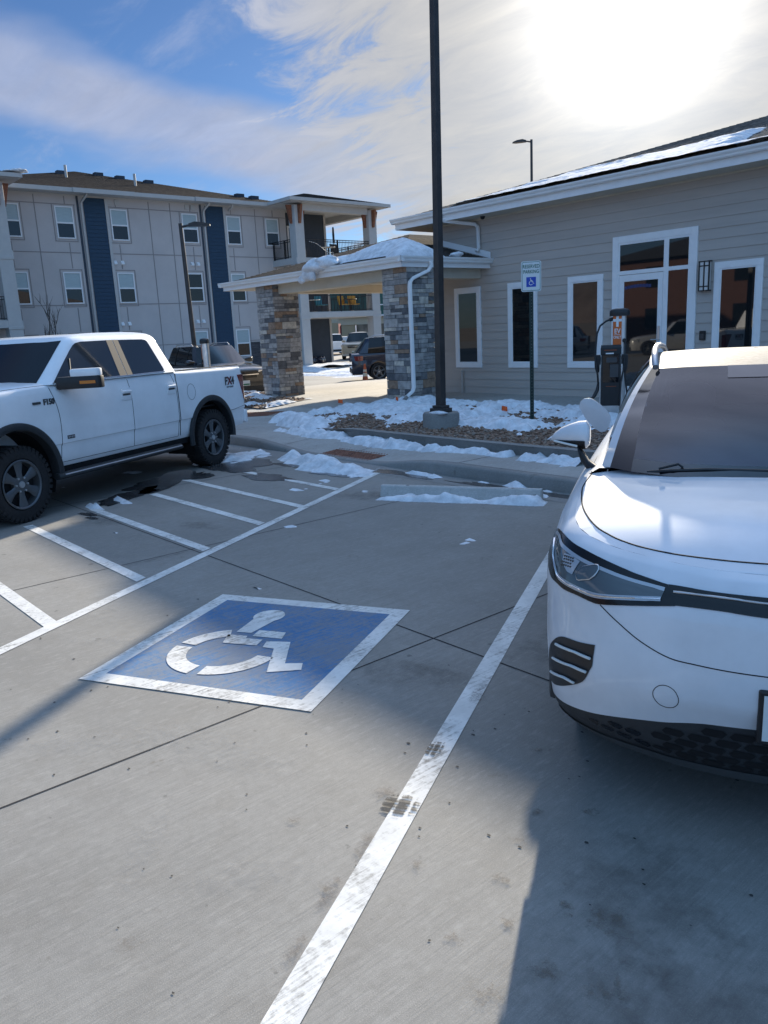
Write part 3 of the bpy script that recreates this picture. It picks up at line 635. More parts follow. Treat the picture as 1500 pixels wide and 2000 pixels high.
b = MB(); b.lathe([(.055, 0), (.055, -.012), (.045, -.05), (.02, -.065), (0, -.067)], 18, 'z', (-12.85, 14.2, ZE - .233)); b.build('security_camera', M['black'], ch, smooth=50)
# windows: frame > pane
def window(parent, x0, x1, z0, z1, tw=.115, label=None):
    b = MB(); d = .045
    b.box((x0, YW - d, z0), (x1, YW, z0 + tw)); b.box((x0, YW - d, z1 - tw), (x1, YW, z1)); b.box((x0, YW - d, z0 + tw), (x0 + tw, YW, z1 - tw)); b.box((x1 - tw, YW - d, z0 + tw), (x1, YW, z1 - tw))
    s = .028; a, c, e, f = x0 + tw, x1 - tw, z0 + tw, z1 - tw
    for bx in (((a, e), (c, e + s)), ((a, f - s), (c, f)), ((a, e + s), (a + s, f - s)), ((c - s, e + s), (c, f - s))): b.box((bx[0][0], YW - .035, bx[0][1]), (bx[1][0], YW - .005, bx[1][1]))
    o = b.build('window', M['trim'], parent, bevel=.004, seg=1)
    b = MB(); b.box((a + s - .003, YW - .034, e + s - .003), (c - s + .003, YW - .031, f - s + .003))
    p = b.build('pane', M['glass'], None); p.parent = o; p.location = (-(parent.location.x), -(parent.location.y), -(parent.location.z))
    return o
for x0, x1 in ((-14.07, -13.21), (-12.37, -11.52), (-10.70, -9.82), (-7.45, -6.56), (-5.3, -4.4), (-2.2, -1.3)): window(ch, x0, x1, .865, 2.765)
# entrance: surround, transom lights, side light, glazed door
x0, x1, zt = -9.60, -7.79, 3.445
b = MB(); d = .05
b.box((x0, YW - d, .25), (x0 + .13, YW, zt)); b.box((x1 - .13, YW - d, .25), (x1, YW, zt)); b.box((x0 + .13, YW - d, zt - .13), (x1 - .13, YW, zt)); b.build('door_surround', M['trim'], ch, bevel=.004, seg=1)
b = MB(); y = YW - .042
b.box((-9.47, y, 2.70), (-7.92, YW, 2.775)); b.box((-8.47, y - .002, .25), (-8.365, YW, 3.315)); b.box((-7.965, y, .25), (-7.92, YW, 2.70)); b.box((-7.965, y, 2.775), (-7.92, YW, 3.315)); b.box((-9.47, y, 2.775), (-9.43, YW, 3.315)); b.box((-9.47, y, .25), (-9.445, YW, 2.70)); b.box((-9.43, y, 3.275), (-8.47, YW, 3.315)); b.box((-8.365, y, 3.275), (-7.965, YW, 3.315)); b.box((-8.365, y, .25), (-7.965, YW, .36)); b.build('storefront_frame', M['trim'], ch, bevel=.004, seg=1)
for nm, a, c, e, f in (('transom_pane', -9.43, -8.47, 2.775, 3.275), ('transom_pane', -8.365, -7.965, 2.775, 3.275), ('side_pane', -8.365, -7.965, .36, 2.70)):
    b = MB(); b.box((a, YW - .0345, e), (c, YW - .031, f)); b.build(nm, M['glass'], ch)
b = MB(); a, c = -9.44, -8.475
b.box((a, YW - .04, .26), (a + .115, YW - .004, 2.69)); b.box((c - .105, YW - .04, .26), (c, YW - .004, 2.69)); b.box((a + .115, YW - .04, 2.565), (c - .105, YW - .004, 2.69)); b.box((a + .115, YW - .05, .26), (c - .105, YW - .004, .50))
dr = b.build('door', M['trim'], ch, bevel=.004, seg=1)
off = Vector(ch.location)
def sub(mb, name, m, par, **k):
    o = mb.build(name, m, None, **k); o.parent = par; o.location = -off; return o
b = MB(); b.box((a + .112, YW - .0355, .497), (c - .102, YW - .031, 2.568)); sub(b, 'pane', M['glass'], dr)
b = MB(); b.box((c - .085, YW - .055, 1.40), (c - .03, YW - .038, 1.68)); b.tube([(c - .06, YW - .055, 1.42), (c - .06, YW - .10, 1.42), (c - .19, YW - .10, 1.42)], .013); sub(b, 'handle', M['steel'], dr, smooth=40)
b = MB()
for k in range(9):                                # faint arc of a decal at the head of the door glass
    t = -.9 + .2 * k; b.box((-8.98 + .33 * t - .035, YW - .0385, 2.44 - .03 * t * t), (-8.98 + .33 * t + .025, YW - .0365, 2.50 - .03 * t * t))
sub(b, 'door_decal', mat('blue_glass_decal', (.02, .035, .13), .5), dr)
# wall lantern and keypad
lx0, lx1, lz0, lz1 = -7.71, -7.50, 2.27, 2.81
b = MB(); b.box((lx0 + .015, YW - .115, lz0 + .02), (lx1 - .015, YW - .03, lz1 - .02)); la = b.build('wall_lantern', M['frost'], ch)
b = MB(); w = .022; y0, y1 = YW - .125, YW - .103
for xx in (lx0, (lx0 + lx1) / 2 - w / 2, lx1 - w): b.box((xx, y0, lz0), (xx + w, y1, lz1))
for zz in (lz0, lz0 + .075, lz1 - .10, lz1 - w): b.box((lx0 + .001, y0 + .002, zz), (lx1 - .001, y1 - .002, zz + w * .9))
for xx in (lx0, lx1 - w): b.box((xx, YW - .105, lz0), (xx + w, YW - .025, lz0 + w)); b.box((xx, YW - .105, lz1 - w), (xx + w, YW - .025, lz1))
sub(b, 'lantern_frame', M['iron'], la)
b = MB(); b.box((-7.68, YW - .07, 1.385), (-7.57, YW - .02, 1.555)); kp = b.build('keypad', M['black'], ch, bevel=.012)
b = MB(); b.box((-7.66, YW - .073, 1.41), (-7.59, YW - .068, 1.50)); sub(b, 'keypad_face', M['badge_dark'], kp)
b = MB(); b.tube([(-13.85, YW - .07, .24), (-13.85, YW - .07, .80)], .028); b.tube([(-13.85, YW - .07, .24), (-13.85, YW - .07, .30)], .036); b.build('drain_pipe', M['siding'], ch, smooth=50)
# snow lying on the roof
def roofsnow(x, y):
    t = y - YF + .0; n = fbm(x * .5 + 2, y * 1.3, 3, 6); n2 = fbm(x * 1.8, y * 3, 8, 5)
    top = .35 + 1.9 * sm(-13.4, -10.5, x) + .8 * sm(-10, -8, x) - 2.6 * sm(-8.1, -7.0, x)
    v = (1 - (max(t, 0.0) / max(top, .1)) ** 2) + .50 * n + .18 * n2 + .22 - 1.6 * sm(-13.1, -13.9, x)
    return min(v, .9) * .11
b = snowfield('s', -14.2, 6.0, YF - .02, YF + 3.6, .06, roofsnow, lambda x, y: ZE + PS * (y - YF) + .012, rough=.35)
b.build('roof_snow', M['snow'], kind='stuff', smooth=70, recalc=False)

# ================================================================== ENTRANCE CANOPY
cp = empty('entrance_canopy', (-16.6, 13, .25), 0, 'low hipped entrance canopy on grey ledgestone columns, heaped with snow', 'canopy')
CX0, CX1, CY0, CY1, CZ, CS = -20.38, -12.90, 11.70, 20.2, 3.345, .275
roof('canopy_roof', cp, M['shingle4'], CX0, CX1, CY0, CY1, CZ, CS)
b = MB(); gutter_run(b, (CX0 - .11, CY0), (CX1 + .11, CY0), (0, -1), CZ - .10, .115, .11); gutter_run(b, (CX1, CY0 - .11), (CX1, YW), (1, 0), CZ - .10, .115, .11); gutter_run(b, (CX0, CY0 - .11), (CX0, CY1), (-1, 0), CZ - .10, .115, .11); b.build('gutter', M['gutter'], cp, smooth=30)
b = MB(); b.box((CX0, CY0 + .001, CZ - .20), (CX1, CY0 + .026, CZ - .02)); b.box((CX1 - .026, CY0 + .03, CZ - .20), (CX1 - .001, YW, CZ - .02)); b.box((CX0 + .001, CY0 + .03, CZ - .20), (CX0 + .026, CY1, CZ - .02)); b.box((CX0 + .001, CY1 - .026, CZ - .20), (CX1, CY1 - .001, CZ - .02)); b.build('fascia', M['trim'], cp)
b = MB(); b.box((CX0 + .027, CY0 + .027, CZ - .19), (CX1 - .027, CY1 - .03, CZ - .17)); b.build('ceiling', M['soffit'], cp)
b = MB(); b.box((-18.2, 12.05, CZ - .42), (-13.7, 12.5, CZ - .191)); b.box((-18.6, 12.66, CZ - .40), (-18.2, 19.4, CZ - .191)); b.box((-13.6, 12.66, CZ - .40), (-13.2, YW, CZ - .191)); b.box((-18.2, 18.9, CZ - .42), (-14.75, 19.3, CZ - .191)); b.build('beam', M['soffit'], cp)
b = MB()
def zr(x): return CZ + CS * (CX1 - x)
b.prism([(-12.86, YW - .06, zr(-12.9) + .02), (-14.68, YW - .06, zr(-14.7) + .03), (-14.68, YW - .06, zr(-14.7) + .16), (-12.86, YW - .06, zr(-12.9) + .16)], (0, .028, 0)); b.build('flashing_board', M['trim'], cp)
def stone_column(name, parent, x0, x1, y0, y1, z0, z1, seed):
    r = random.Random(seed); b = MB(); b.box((x0 + .03, y0 + .03, z0), (x1 - .03, y1 - .03, z1))
    z = z0
    while z < z1 - .01:
        h = min(r.choice((.075, .09, .11, .13, .16, .19)), z1 - z)
        if z1 - z - h < .04: h = z1 - z
        for face in range(4):
            L = (x1 - x0) if face % 2 == 0 else (y1 - y0); u = 0 if face % 2 == 0 else .0
            while u < L - .01:
                w = min(r.uniform(.14, .42) * (1.15 if h > .1 else 1), L - u)
                if L - u - w < .07: w = L - u
                pr = r.uniform(-.006, .016); g = .004; m = r.choices((1, 2, 3, 4, 5, 6), (34, 18, 28, 12, 9, 8))[0]
                hs = [(z, z + h)] if (h < .12 or r.random() < .55) else [(z, z + h * .45), (z + h * .45, z + h)]
                for za, zb in hs:
                    if len(hs) > 1: m = r.choices((1, 2, 3, 4, 5, 6), (34, 18, 28, 12, 9, 8))[0]
                    a0, a1 = u + g, u + w - g; e = .0  
                    if face == 0: b.box((x0 + a0, y0 - pr, za + g), (x0 + a1, y0 + .035, zb - g), m)
                    elif face == 2: b.box((x0 + a0, y1 - .035, za + g), (x0 + a1, y1 + pr, zb - g), m)
                    elif face == 1: b.box((x1 - .035, y0 + a0, za + g), (x1 + pr, y0 + a1, zb - g), m)
                    else: b.box((x0 - pr, y0 + a0, za + g), (x0 + .035, y0 + a1, zb - g), m)
                u += w
        z += h
    return b.build(name, STONES, parent, recalc=False)
stone_column('stone_column', cp, -13.74, -12.94, 11.87, 12.67, .18, CZ - .191, 4)
stone_column('stone_column', cp, -18.95, -18.15, 11.87, 12.67, .18, CZ - .191, 9)
stone_column('stone_column', cp, -18.95, -18.15, 18.7, 19.5, .18, CZ - .191, 12)
downspout('downspout', cp, [(-12.84, 12.50, 3.26), (-12.84, 12.50, 3.16), (-12.85, 12.42, 3.06), (-12.87, 11.97, 2.90), (-12.885, 11.91, 2.83), (-12.885, 11.90, 2.72), (-12.885, 11.90, .60), (-12.885, 11.86, .52), (-12.885, 11.68, .42)], .085)
b = MB(); b.sqtube([(-12.885, 11.70, .42), (-12.885, 11.62, .36), (-12.885, 11.60, .24)], .085, .07, (.2, 1, .05)); b.build('downspout_shoe', M['kerb'], cp, smooth=30)
def chz(x, y):
    a, c = CX1 - x, y - CY0; k = 1.1; h_ = max(k - abs(a - c), 0) / k; return CZ + CS * min(x - CX0, min(a, c) - h_ * h_ * k * .12)
def csnow(x, y):
    n = fbm(x * .9, y * .9, 2, 4); g = lambda cx, cy, sx, sy: math.exp(-((x - cx) / sx) ** 2 - ((y - cy) / sy) ** 2)
    lowb = CY0 + .10 + .30 * sm(-15.6, -15.2, x) * (1 - sm(-13.9, -13.4, x)) + .03 * n
    front = -16.3 + 1.25 * (y - CY0) + .08 * n                                # left boundary runs up the slope
    d = min((x - front) * .8 * (1 if y > CY0 + .25 else 1.5), y - lowb, (CX1 - .10 - .12 * sm(13.0, 13.6, y) - x) * 1.4, 14.3 + .3 * n - y, 13.15 - y + 1.3 * sm(-13.7, -14.7, x) + .1 * n if x > -14.8 else 9)
    return .33 * (1 - math.exp(-max(d, -.2) * 2.6)) * (1 + .12 * n) if d > 0 else -1
b = snowfield('s', -17.4, -12.85, CY0 - .1, 15.2, .05, csnow, lambda x, y: chz(x, y) + .012, rough=.12)
rnd = random.Random(8)                             # the slab of snow sliding over the gutter
def lump(b, c, r, sq, seed):
    rows = []
    for j in range(13):
        th = pi * j / 12; row = []
        for k in range(18):
            ph = 2 * pi * k / 17; d = Vector((sin(th) * cos(ph), sin(th) * sin(ph), cos(th))); q = 1 + .28 * fbm(d.x * 1.3 + seed, d.y * 1.3, d.z * 1.3, 4)
            row.append((c[0] + d.x * r[0] * q, c[1] + d.y * r[1] * q + sq * d.z * d.z * 0, c[2] + d.z * r[2] * q))
        rows.append(row)
    b.grid(rows)
lump(b, (-15.85, 11.62, 3.40), (.42, .26, .17), 0, 1); lump(b, (-16.02, 11.52, 3.25), (.20, .12, .17), 0, 3); lump(b, (-16.22, 11.48, 3.14), (.13, .07, .09), 0, 5); lump(b, (-15.5, 11.72, 3.46), (.40, .26, .15), 0, 7); lump(b, (-15.82, 11.5, 3.2), (.10, .08, .13), 0, 9); lump(b, (-12.98, 13.45, 3.43), (.16, .14, .06), 0, 19)
b.build('canopy_snow', M['snow'], kind='stuff', smooth=80, recalc=False)

# ================================================================== APARTMENT BUILDING
XA = -41.0
ap = empty('apartment_building', (XA, 19, 0), 0, 'three storey grey panelled apartment building with navy vertical strips', 'building')
b = MB(); b.box((-58, 10.6, 0), (XA, 28.1, 9.14)); b.build('wall', M['apt'], ap)
b = MB()
winY = [(12.13, 12.99), (14.66, 15.54), (17.42, 18.31), (21.37, 22.27), (24.08, 24.97), (26.66, 27.53)]
def seam_v(y, z0, z1): b.box((XA, y - .02, z0), (XA + .018, y + .02, z1))
def seam_h(z, y0, y1): b.box((XA, y0, z - .02), (XA + .0175, y1, z + .02))
for z in (8.62, 6.37, 3.86, 5.62 * 0 + 1.7):
    for y0, y1 in ((10.7, 15.7), (17.36, 22.4), (24.1, 28.1)): seam_h(z, y0, y1)
for y in (13.75, 19.55, 20.75, 26.0): seam_v(y, .1, 9.1)
for i, (y0, y1) in enumerate(winY):
    m = (y0 + y1) / 2 + (.1 if i % 2 else -.1)
    for z0, z1 in ((8.64, 9.1), (5.62, 6.83), (2.55, 3.72)): seam_v(m, z0, z1)
    for z0, z1 in ((6.9, 8.62), (3.78, 5.56), (.70, 2.48)):
        for yy in (y0 - .1, y1 + .1): seam_v(yy, z0 - .02, z1 + .02)
        b.box((XA, y0 - .12, z0 - .02), (XA + .0165, y1 + .12, z0 + .02)); 
        if z1 < 8: b.box((XA, y0 - .12, z1 - .02), (XA + .0165, y1 + .12, z1 + .02))
b.build('wall_seams', M['seam'], ap)
for y0, y1 in ((16.12, 17.19), (22.83, 23.92)):
    b = MB(); z = .3
    while z < 8.98: b.add([(XA + .05, y0, z), (XA + .05, y1, z), (XA + .032, y1, min(z + .19, 9.0)), (XA + .032, y0, min(z + .19, 9.0))], [(0, 1, 2, 3)]); b.add([(XA + .05, y0, z), (XA + .05, y1, z), (XA + .03, y1, z), (XA + .03, y0, z)], [(0, 1, 2, 3)]); z += .19
    b.box((XA, y0 + .001, .0), (XA + .031, y1 - .001, 9.0)); b.build('navy_strip', M['aptblue'], ap)
    b = MB(); b.box((XA, y1 + .002, .1), (XA + .07, y1 + .15, 9.0)); b.build('corner_trim', M['aptwhite'], ap)
    b = MB(); b.box((XA, y0 - .34, .1), (XA + .03, y0 - .24, 9.05)); b.build('dark_reveal', M['charcoal'], ap)
for y in (15.98, 22.68):
    downspout('downspout', ap, [(XA + .55, y + .17, 9.16), (XA + .54, y + .15, 9.05), (XA + .15, y, 8.75), (XA + .10, y, 8.6), (XA + .10, y, .2)], .11, M['aptwhite'])
downspout('downspout', ap, [(XA + .55, 24.25, 9.16), (XA + .52, 24.25, 8.95), (XA + .15, 24.2, 8.8)], .10, M['aptwhite'])
b = MB(); b.box((XA, 25.05, 0), (XA + .06, 28.1, 1.60)); b.build('stone_plinth', mat('dark_ledgestone_plinth', (.07, .065, .07), .9, var=.5, vs_=9, stretch=(1, .35, 3.0), bump=1.0, bs=12), ap)
rndw = random.Random(4)
def awindow(y0, y1, z0, z1, kind):
    b = MB(); d = .06; w = .055; zm = (z0 + z1) / 2 - .02; x = XA + d
    b.box((XA, y0, z0), (x, y1, z0 + w)); b.box((XA, y0, z1 - w), (x, y1, z1)); b.box((XA, y0, z0 + w), (x, y0 + w, z1 - w)); b.box((XA, y1 - w, z0 + w), (x, y1, z1 - w)); b.box((XA, y0 + w, zm - .035), (x + .002, y1 - w, zm + .035))
    o = b.build('window', M['vinyl'], ap)
    for nm, a, c, mt in (('lower_pane', z0 + w, zm - .035, M['glass']), ('upper_pane', zm + .035, z1 - w, M['blind'] if kind else M['glass'])):
        b = MB(); b.box((XA + .02, y0 + w - .002, a - .002), (XA + .024, y1 - w + .002, c + .002)); p = b.build(nm, mt, None); p.parent = o; p.location = -Vector(ap.location)
for i, (y0, y1) in enumerate(winY):
    awindow(y0, y1, 7.02, 8.53, True); awindow(y0, y1, 3.92, 5.44, i not in (3, 5)); awindow(y0, y1, .83, 2.35, True)
for y, z in ((17.40, 5.93), (17.78, 5.93), (17.40, 2.87), (17.78, 2.87), (21.75, 5.93), (22.1, 5.93), (21.75, 2.87), (22.1, 2.87)):
    b = MB(); b.box((XA, y - .09, z - .1), (XA + .03, y + .09, z + .1)); b.prism([(XA + .03, y - .08, z + .08), (XA + .03, y - .08, z - .06), (XA + .14, y - .08, z - .08), (XA + .10, y - .08, z + .02)], (0, .16, 0)); b.build('wall_vent', M['vinyl'], ap)
for y in (17.45, 17.85, 21.75, 22.1):
    b = MB(); b.box((XA, y - .12, 8.74), (XA + .05, y + .12, 8.98)); b.build('soffit_vent', M['aptwhite'], ap)
AX, AY0, AY1, AZ = XA + .62, 10.0, 28.55, 9.30
roof('roof', ap, M['shingle3'], AX - 18.6, AX, AY0, AY1, AZ, .285)
b = MB(); b.box((AX - .02, AY0, AZ - .20), (AX + .10, 15.4, AZ - .005)); b.box((AX - .02, 18.5, AZ - .20), (AX + .10, 21.9, AZ - .005)); b.box((AX - .02, 24.6, AZ - .20), (AX + .10, AY1, AZ - .005)); b.box((AX - .02, 15.4, AZ - .22), (AX + .22, 18.5, AZ - .012)); b.box((AX - .02, 21.9, AZ - .22), (AX + .22, 24.6, AZ - .012)); b.build('gutter', M['aptwhite'], ap)
b = MB(); b.box((XA - .02, AY0, AZ - .215), (AX - .01, AY1, AZ - .19)); b.box((XA - .0, AY0 + .6, AZ - .29), (XA + .02, 28.1, AZ - .215)); b.build('soffit', M['aptwhite'], ap)
for y, t in ((17.6, 7.0), (20.1, 7.9), (21.0, 7.0), (22.2, 5.8), (26.0, 2.1), (26.6, 1.5)):
    x = AX - t; z = AZ + .285 * t
    b = MB(); b.box((x - .2, y - .25, z - .05), (x + .15, y + .25, z + .15)); b.build('roof_vent', M['charcoal'], ap)
for y, t in ((17.15, 5.1), (20.3, 3.5)):
    x = AX - t; z = AZ + .285 * t; b = MB(); b.lathe([(.07, -.1), (.07, .62), (.055, .62), (.055, .5)], 12, 'z', (x, y, z)); b.build('vent_pipe', M['aptwhite'], ap, smooth=40)
# stacked balconies at the right-hand corner (and, cut by the frame, at the left)
def rail(b, p, q, z, h=1.02, n=None):
    p, q = Vector((*p, z)), Vector((*q, z)); L = (q - p).length; d = (q - p) / L; n = n or int(L / .11); up = Vector((0, 0, 1)); nn = d.cross(up)
    for zz in (.08, h - .12, h): b.obox((p + q) / 2 + up * zz, d * L / 2, nn * .02, up * .018)
    for k in range(n + 1): b.obox(p.lerp(q, k / n) + up * (h / 2), d * .009, nn * .009, up * (h / 2 - .02))
    for k in range(3): b.obox(p.lerp(q, k / 2) + up * (h / 2), d * .035, nn * .035, up * (h / 2 + .02))
def balcony(y0, y1, xf, right=True):
    t = ap
    for z in (2.80, 5.83): b = MB(); b.box((XA - 3.2 if right else XA + .02, y0, z), (xf + .05, y1, z + .30)); b.box((XA - 3.2 if right else XA + .02, y0 + .02, z + .30), (xf - .02, y1 - .02, z + .34)); b.build('balcony_floor', M['aptwhite'], t)
    for z in (3.14, 6.17):
        b = MB(); rail(b, (xf - .05, y0 + .1), (xf - .05, y1 - .1), z); rail(b, (xf - .05, y0 + .1), (XA + .06, y0 + .1), z)
        rail(b, (xf - .05, y1 - .1), (XA - 3.1 if right else XA + .06, y1 - .1), z)
        if right: rail(b, (XA - 3.1, 31.7), (XA - 3.1, y1 - .1), z)
        b.build('balcony_railing', M['iron'], t)
    for y in (y0 + .05, y1 - .65):
        b = MB(); b.box((xf - .55, y, 0), (xf + .06, y + .6, 8.98))
        for z in (.0, 2.72, 5.75): b.box((xf - .58, y - .03, z), (xf + .09, y + .63, z + .14))
        b.build('porch_column', M['aptwhite'], t, bevel=.01, seg=1)
        for yy, s in ((y, -1), (y + .6, 1)):
            b = MB(); b.prism([(xf - .18, yy + s * .002, 8.98), (xf - .18, yy + s * .33, 8.98), (xf - .18, yy + s * .30, 8.86), (xf - .18, yy + s * .10, 8.0), (xf - .18, yy + s * .002, 8.0)], (-.14, 0, 0)); b.build('cedar_bracket', M['cedar'], t)
        b = MB(); b.prism([(xf + .062, y + .22, 8.98), (xf + .38, y + .22, 8.98), (xf + .36, y + .22, 8.86), (xf + .16, y + .22, 8.0), (xf + .062, y + .22, 8.0)], (0, .14, 0)); b.build('cedar_bracket', M['cedar'], t)
    X0, X1, Y0, Y1 = XA - 4.0, xf + .55, y0 - .5, y1 + .55
    roof('balcony_roof', t, M['shingle3'], X0, X1, Y0, Y1, 9.30, .26)
    b = MB(); b.box((X1 - .02, Y0 - .1, 9.12), (X1 + .09, Y1 + .1, 9.295)); b.box((X0, Y0 - .1, 9.12), (X1 - .021, Y0 + .02, 9.295)); b.box((X0, Y1 - .02, 9.12), (X1 - .021, Y1 + .1, 9.295)); b.build('gutter', M['aptwhite'], t)
    b = MB(); b.box((X0, Y0 + .03, 9.09), (X1 - .03, Y1 - .03, 9.115)); b.box((xf - .5, y0 + .66, 8.72), (xf, y1 - .66, 9.089)); b.box((XA - 3.2 if right else XA, y1 - .5, 8.72), (xf - .51, y1 - .1, 9.089)); b.build('balcony_ceiling', M['aptwhite'], t)
    return t
balcony(27.0, 33.1, -38.6)
b = MB(); b.box((-52, 28.105, 0), (-41.9, 31.68, 9.08)); b.build('recessed_wall', M['charcoal'], ap)
b = MB(); b.box((-41.9, 31.54, 0), (-41.85, 31.69, 9.08)); b.box((-41.9, 28.11, 0), (-41.6, 28.2, 9.08)); b.build('corner_trim', M['aptwhite'], ap)
for z in (.15, 3.15, 6.18):
    b = MB(); b.box((-41.89, 28.75, z), (-41.83, 29.75, z + 2.15)); d_ = b.build('balcony_door', M['vinyl'], ap)
    b = MB(); b.box((-41.835, 28.87, z + .1), (-41.822, 29.63, z + 2.03)); p = b.build('pane', M['glass'], None); p.parent = d_; p.location = -Vector(ap.location)
balcony(5.6, 11.75, -38.6, False)
b = MB(); b.box((-58, -12, 0), (XA - .3, 10.59, 9.1)); b.build('north_wing_wall', M['apt'], ap)
b = MB(); rnd = random.Random(2)
for k in range(14): lump(b, (-38.5 + rnd.uniform(-.9, .4), 12.15 + rnd.uniform(-.25, .25), 9.42 + rnd.uniform(-.03, .05)), (.25, .3, .06), 0, k)
b.build('eave_snow', M['snow'], kind='stuff', smooth=80, recalc=False)
# things on the balconies
def bchair(x, y, z, rz, m, label):
    t = empty('patio_chair', (x, y, z), rz, label, 'chair', 'chairs on the balconies')
    b = MB(); b.box((-.26, -.26, .40), (.26, .26, .45)); b.build('seat', m, t, world=False)
    b = MB(); b.prism([(-.26, .22, .45), (-.26, .27, .45), (-.26, .38, .98), (-.26, .33, .98)], (.52, 0, 0)); b.build('backrest', m, t, world=False)
    for sx in (-1, 1):
        for sy in (-1, 1): b = MB(); b.tube([(sx * .22, sy * .22, .40), (sx * .25, sy * .26, 0)], .018, 6); b.build('leg', M['iron'], t, world=False)
    return t
M['yellow'] = mat('yellow_chair_plastic', (.62, .30, .02), .5); M['teal'] = mat('teal_cushion', (.05, .22, .26), .7)
bchair(-39.5, 31.0, 3.14, radians(100), M['yellow'], 'yellow patio chair nearer the stone column on the middle balcony')
bchair(-39.5, 31.75, 3.14, radians(80), M['yellow'], 'yellow patio chair beside the right post of the middle balcony')
bchair(-39.7, 29.4, 3.14, radians(95), M['teal'], 'patio chair with a teal cushion on the middle balcony')
bchair(-39.8, 30.9, 6.17, radians(95), M['iron'], 'black patio chair on the top balcony')
def btable(x, y, z, label, m):
    t = empty('patio_table', (x, y, z), 0, label, 'table'); b = MB(); b.lathe([(0, .70), (.42, .70), (.44, .715), (.42, .73), (0, .73)], 20); b.build('tabletop', m, t, world=False, smooth=40)
    b = MB(); b.tube([(0, 0, .7), (0, 0, .05)], .03); b.lathe([(.25, 0), (.22, .03), (.03, .06)], 16); b.build('pedestal', M['iron'], t, world=False, smooth=40)
btable(-39.6, 30.1, 6.17, 'small white round table on the top balcony', M['vinyl']); btable(-39.6, 28.7, 3.14, 'small round table beside the teal chair on the middle balcony', M['vinyl']); btable(-39.4, 31.35, 3.14, 'low dark table between the two yellow chairs', M['iron'])
b = MB(); b.lathe([(0, 0), (.22, 0), (.24, .04), (.03, .08), (.03, 1.0), (.06, 1.02), (.07, 1.5), (.05, 1.9), (0, 1.95)], 14, 'z', (-39.9, 30.75, 6.17)); tag(b.build('closed_parasol', M['iron'], smooth=40), 'closed black parasol standing on the top balcony', 'parasol')
b = MB()
for k in range(12): b.lathe([(0, -.028), (.028, 0), (0, .028)], 6, 'z', (-38.60, 28.0 + .15 * k, 7.05 - .55 * (k / 11) ** .8 + .10 * sin(k * .55)))
b.tube([(-38.60, 28.0 + .15 * k, 7.05 - .55 * (k / 11) ** .8 + .10 * sin(k * .55)) for k in range(12)], .008, 4); tag(b.build('string_lights', M['frost']), 'strand of white globe lights hung on the top balcony railing', 'string lights')
b = MB()
for k in range(5): lump(b, (-41.6 + .2 * (k % 2), 29.3 + .3 * k, .25), (.3, .28, .26), 0, k + 40)
tag(b.build('covered_grill', M['navy_car'], smooth=60), 'low dark blue covered heap against the charcoal patio wall', 'patio cover')

# ================================================================== FAR THINGS
fb = empty('far_shop_building', (-85, 75, 0), 0, 'green and cream building seen far away under the balcony', 'building')
b = MB(); b.box((-92, 55, 0), (-84, 67.5, 3.2)); b.build('tan_wall', mat('tan_far_wall', (.38, .30, .19), .8), fb)
b = MB(); b.box((-91, 64.6, 2.9), (-83.9, 82, 3.9)); b.build('cream_band', mat('cream_far_band', (.50, .44, .33), .8), fb)
b = MB(); b.box((-91, 64.5, 3.9), (-83.5, 83, 8.2)); b.build('green_wall', mat('green_far_wall', (.025, .10, .085), .6), fb)
b = MB(); b.box((-83.9, 67.6, 0), (-83.7, 82, 2.9)); b.build('shopfront', M['soil'], fb)
b = MB(); b.box((-83.49, 70, 5.3), (-83.4, 83, 5.45)); b.box((-83.49, 64.5, 3.9), (-83.35, 83, 4.1)); b.build('white_band', M['vinyl'], fb)
def hillrow(name, pts, m, label, cat, kind='structure'):
    b = MB(); rows = []
    for x, y, h in pts:
        p = Vector((x, y, 0)); n = p.normalized() * 160
        rows.append([(x, y, -1), (x + n.x * .5, y + n.y * .5, h * .55 * (1 + .2 * fbm(x * .01, y * .01))), (x + n.x, y + n.y, h), (x + n.x * 3, y + n.y * 3, h * .4)])
    b.grid(rows); o = b.build(name, m, smooth=50, kind=kind); return o
hillrow('hills', [(-900 + 40 * k, 760 + 12 * k, 26 + 16 * fbm(k * .35, 1, 3)) for k in range(-8, 26)], mat('distant_hill', (.16, .19, .25), 1.0, var=.3, vs_=.02), '', '')
hillrow('far_hills', [(-700 + 50 * k, -900, 60 + 30 * fbm(k * .3, 4, 3)) for k in range(0, 24)], mat('brown_hill', (.13, .10, .085), 1.0, var=.3, vs_=.02), '', '')
# red banner sign and a no-parking post beyond the patio
t = empty('banner_sign', (-60.5, 46.9, 0), radians(-50), 'red banner sign on a thin post seen past the charcoal patio wall', 'sign')
b = MB(); b.tube([(0, 0, 0), (0, 0, 2.6)], .04); b.build('post', M['iron'], t, world=False)
b = MB(); b.box((-.02, -.04, 1.7), (1.0, -.03, 2.75)); b.build('banner', mat('red_banner', (.22, .02, .025), .7), t, world=False)
b = MB()
for k in range(3): b.box((.12, -.046, 1.9 + .26 * k), (.85, -.041, 2.0 + .26 * k))
b.build('banner_marks', M['vinyl'], t, world=False)
def bin_(x, y, label):
    t = empty('storage_bin', (x, y, 0), radians(-50), label, 'storage bin'); b = MB(); b.box((-.85, -.5, 0), (.85, .5, 1.15)); b.build('body', M['badge_dark'], t, world=False, bevel=.05)
    b = MB(); b.loft([[(.9 * cos(a), y_, 1.16 + .42 * sin(a)) for a in [pi * k / 10 for k in range(11)]] for y_ in (-.54, .54)], True, True); b.build('domed_lid', M['aptwhite'], t, world=False, smooth=40)
bin_(-58.5, 46.0, 'blue grey storage bin with a pale domed lid beyond the balcony')

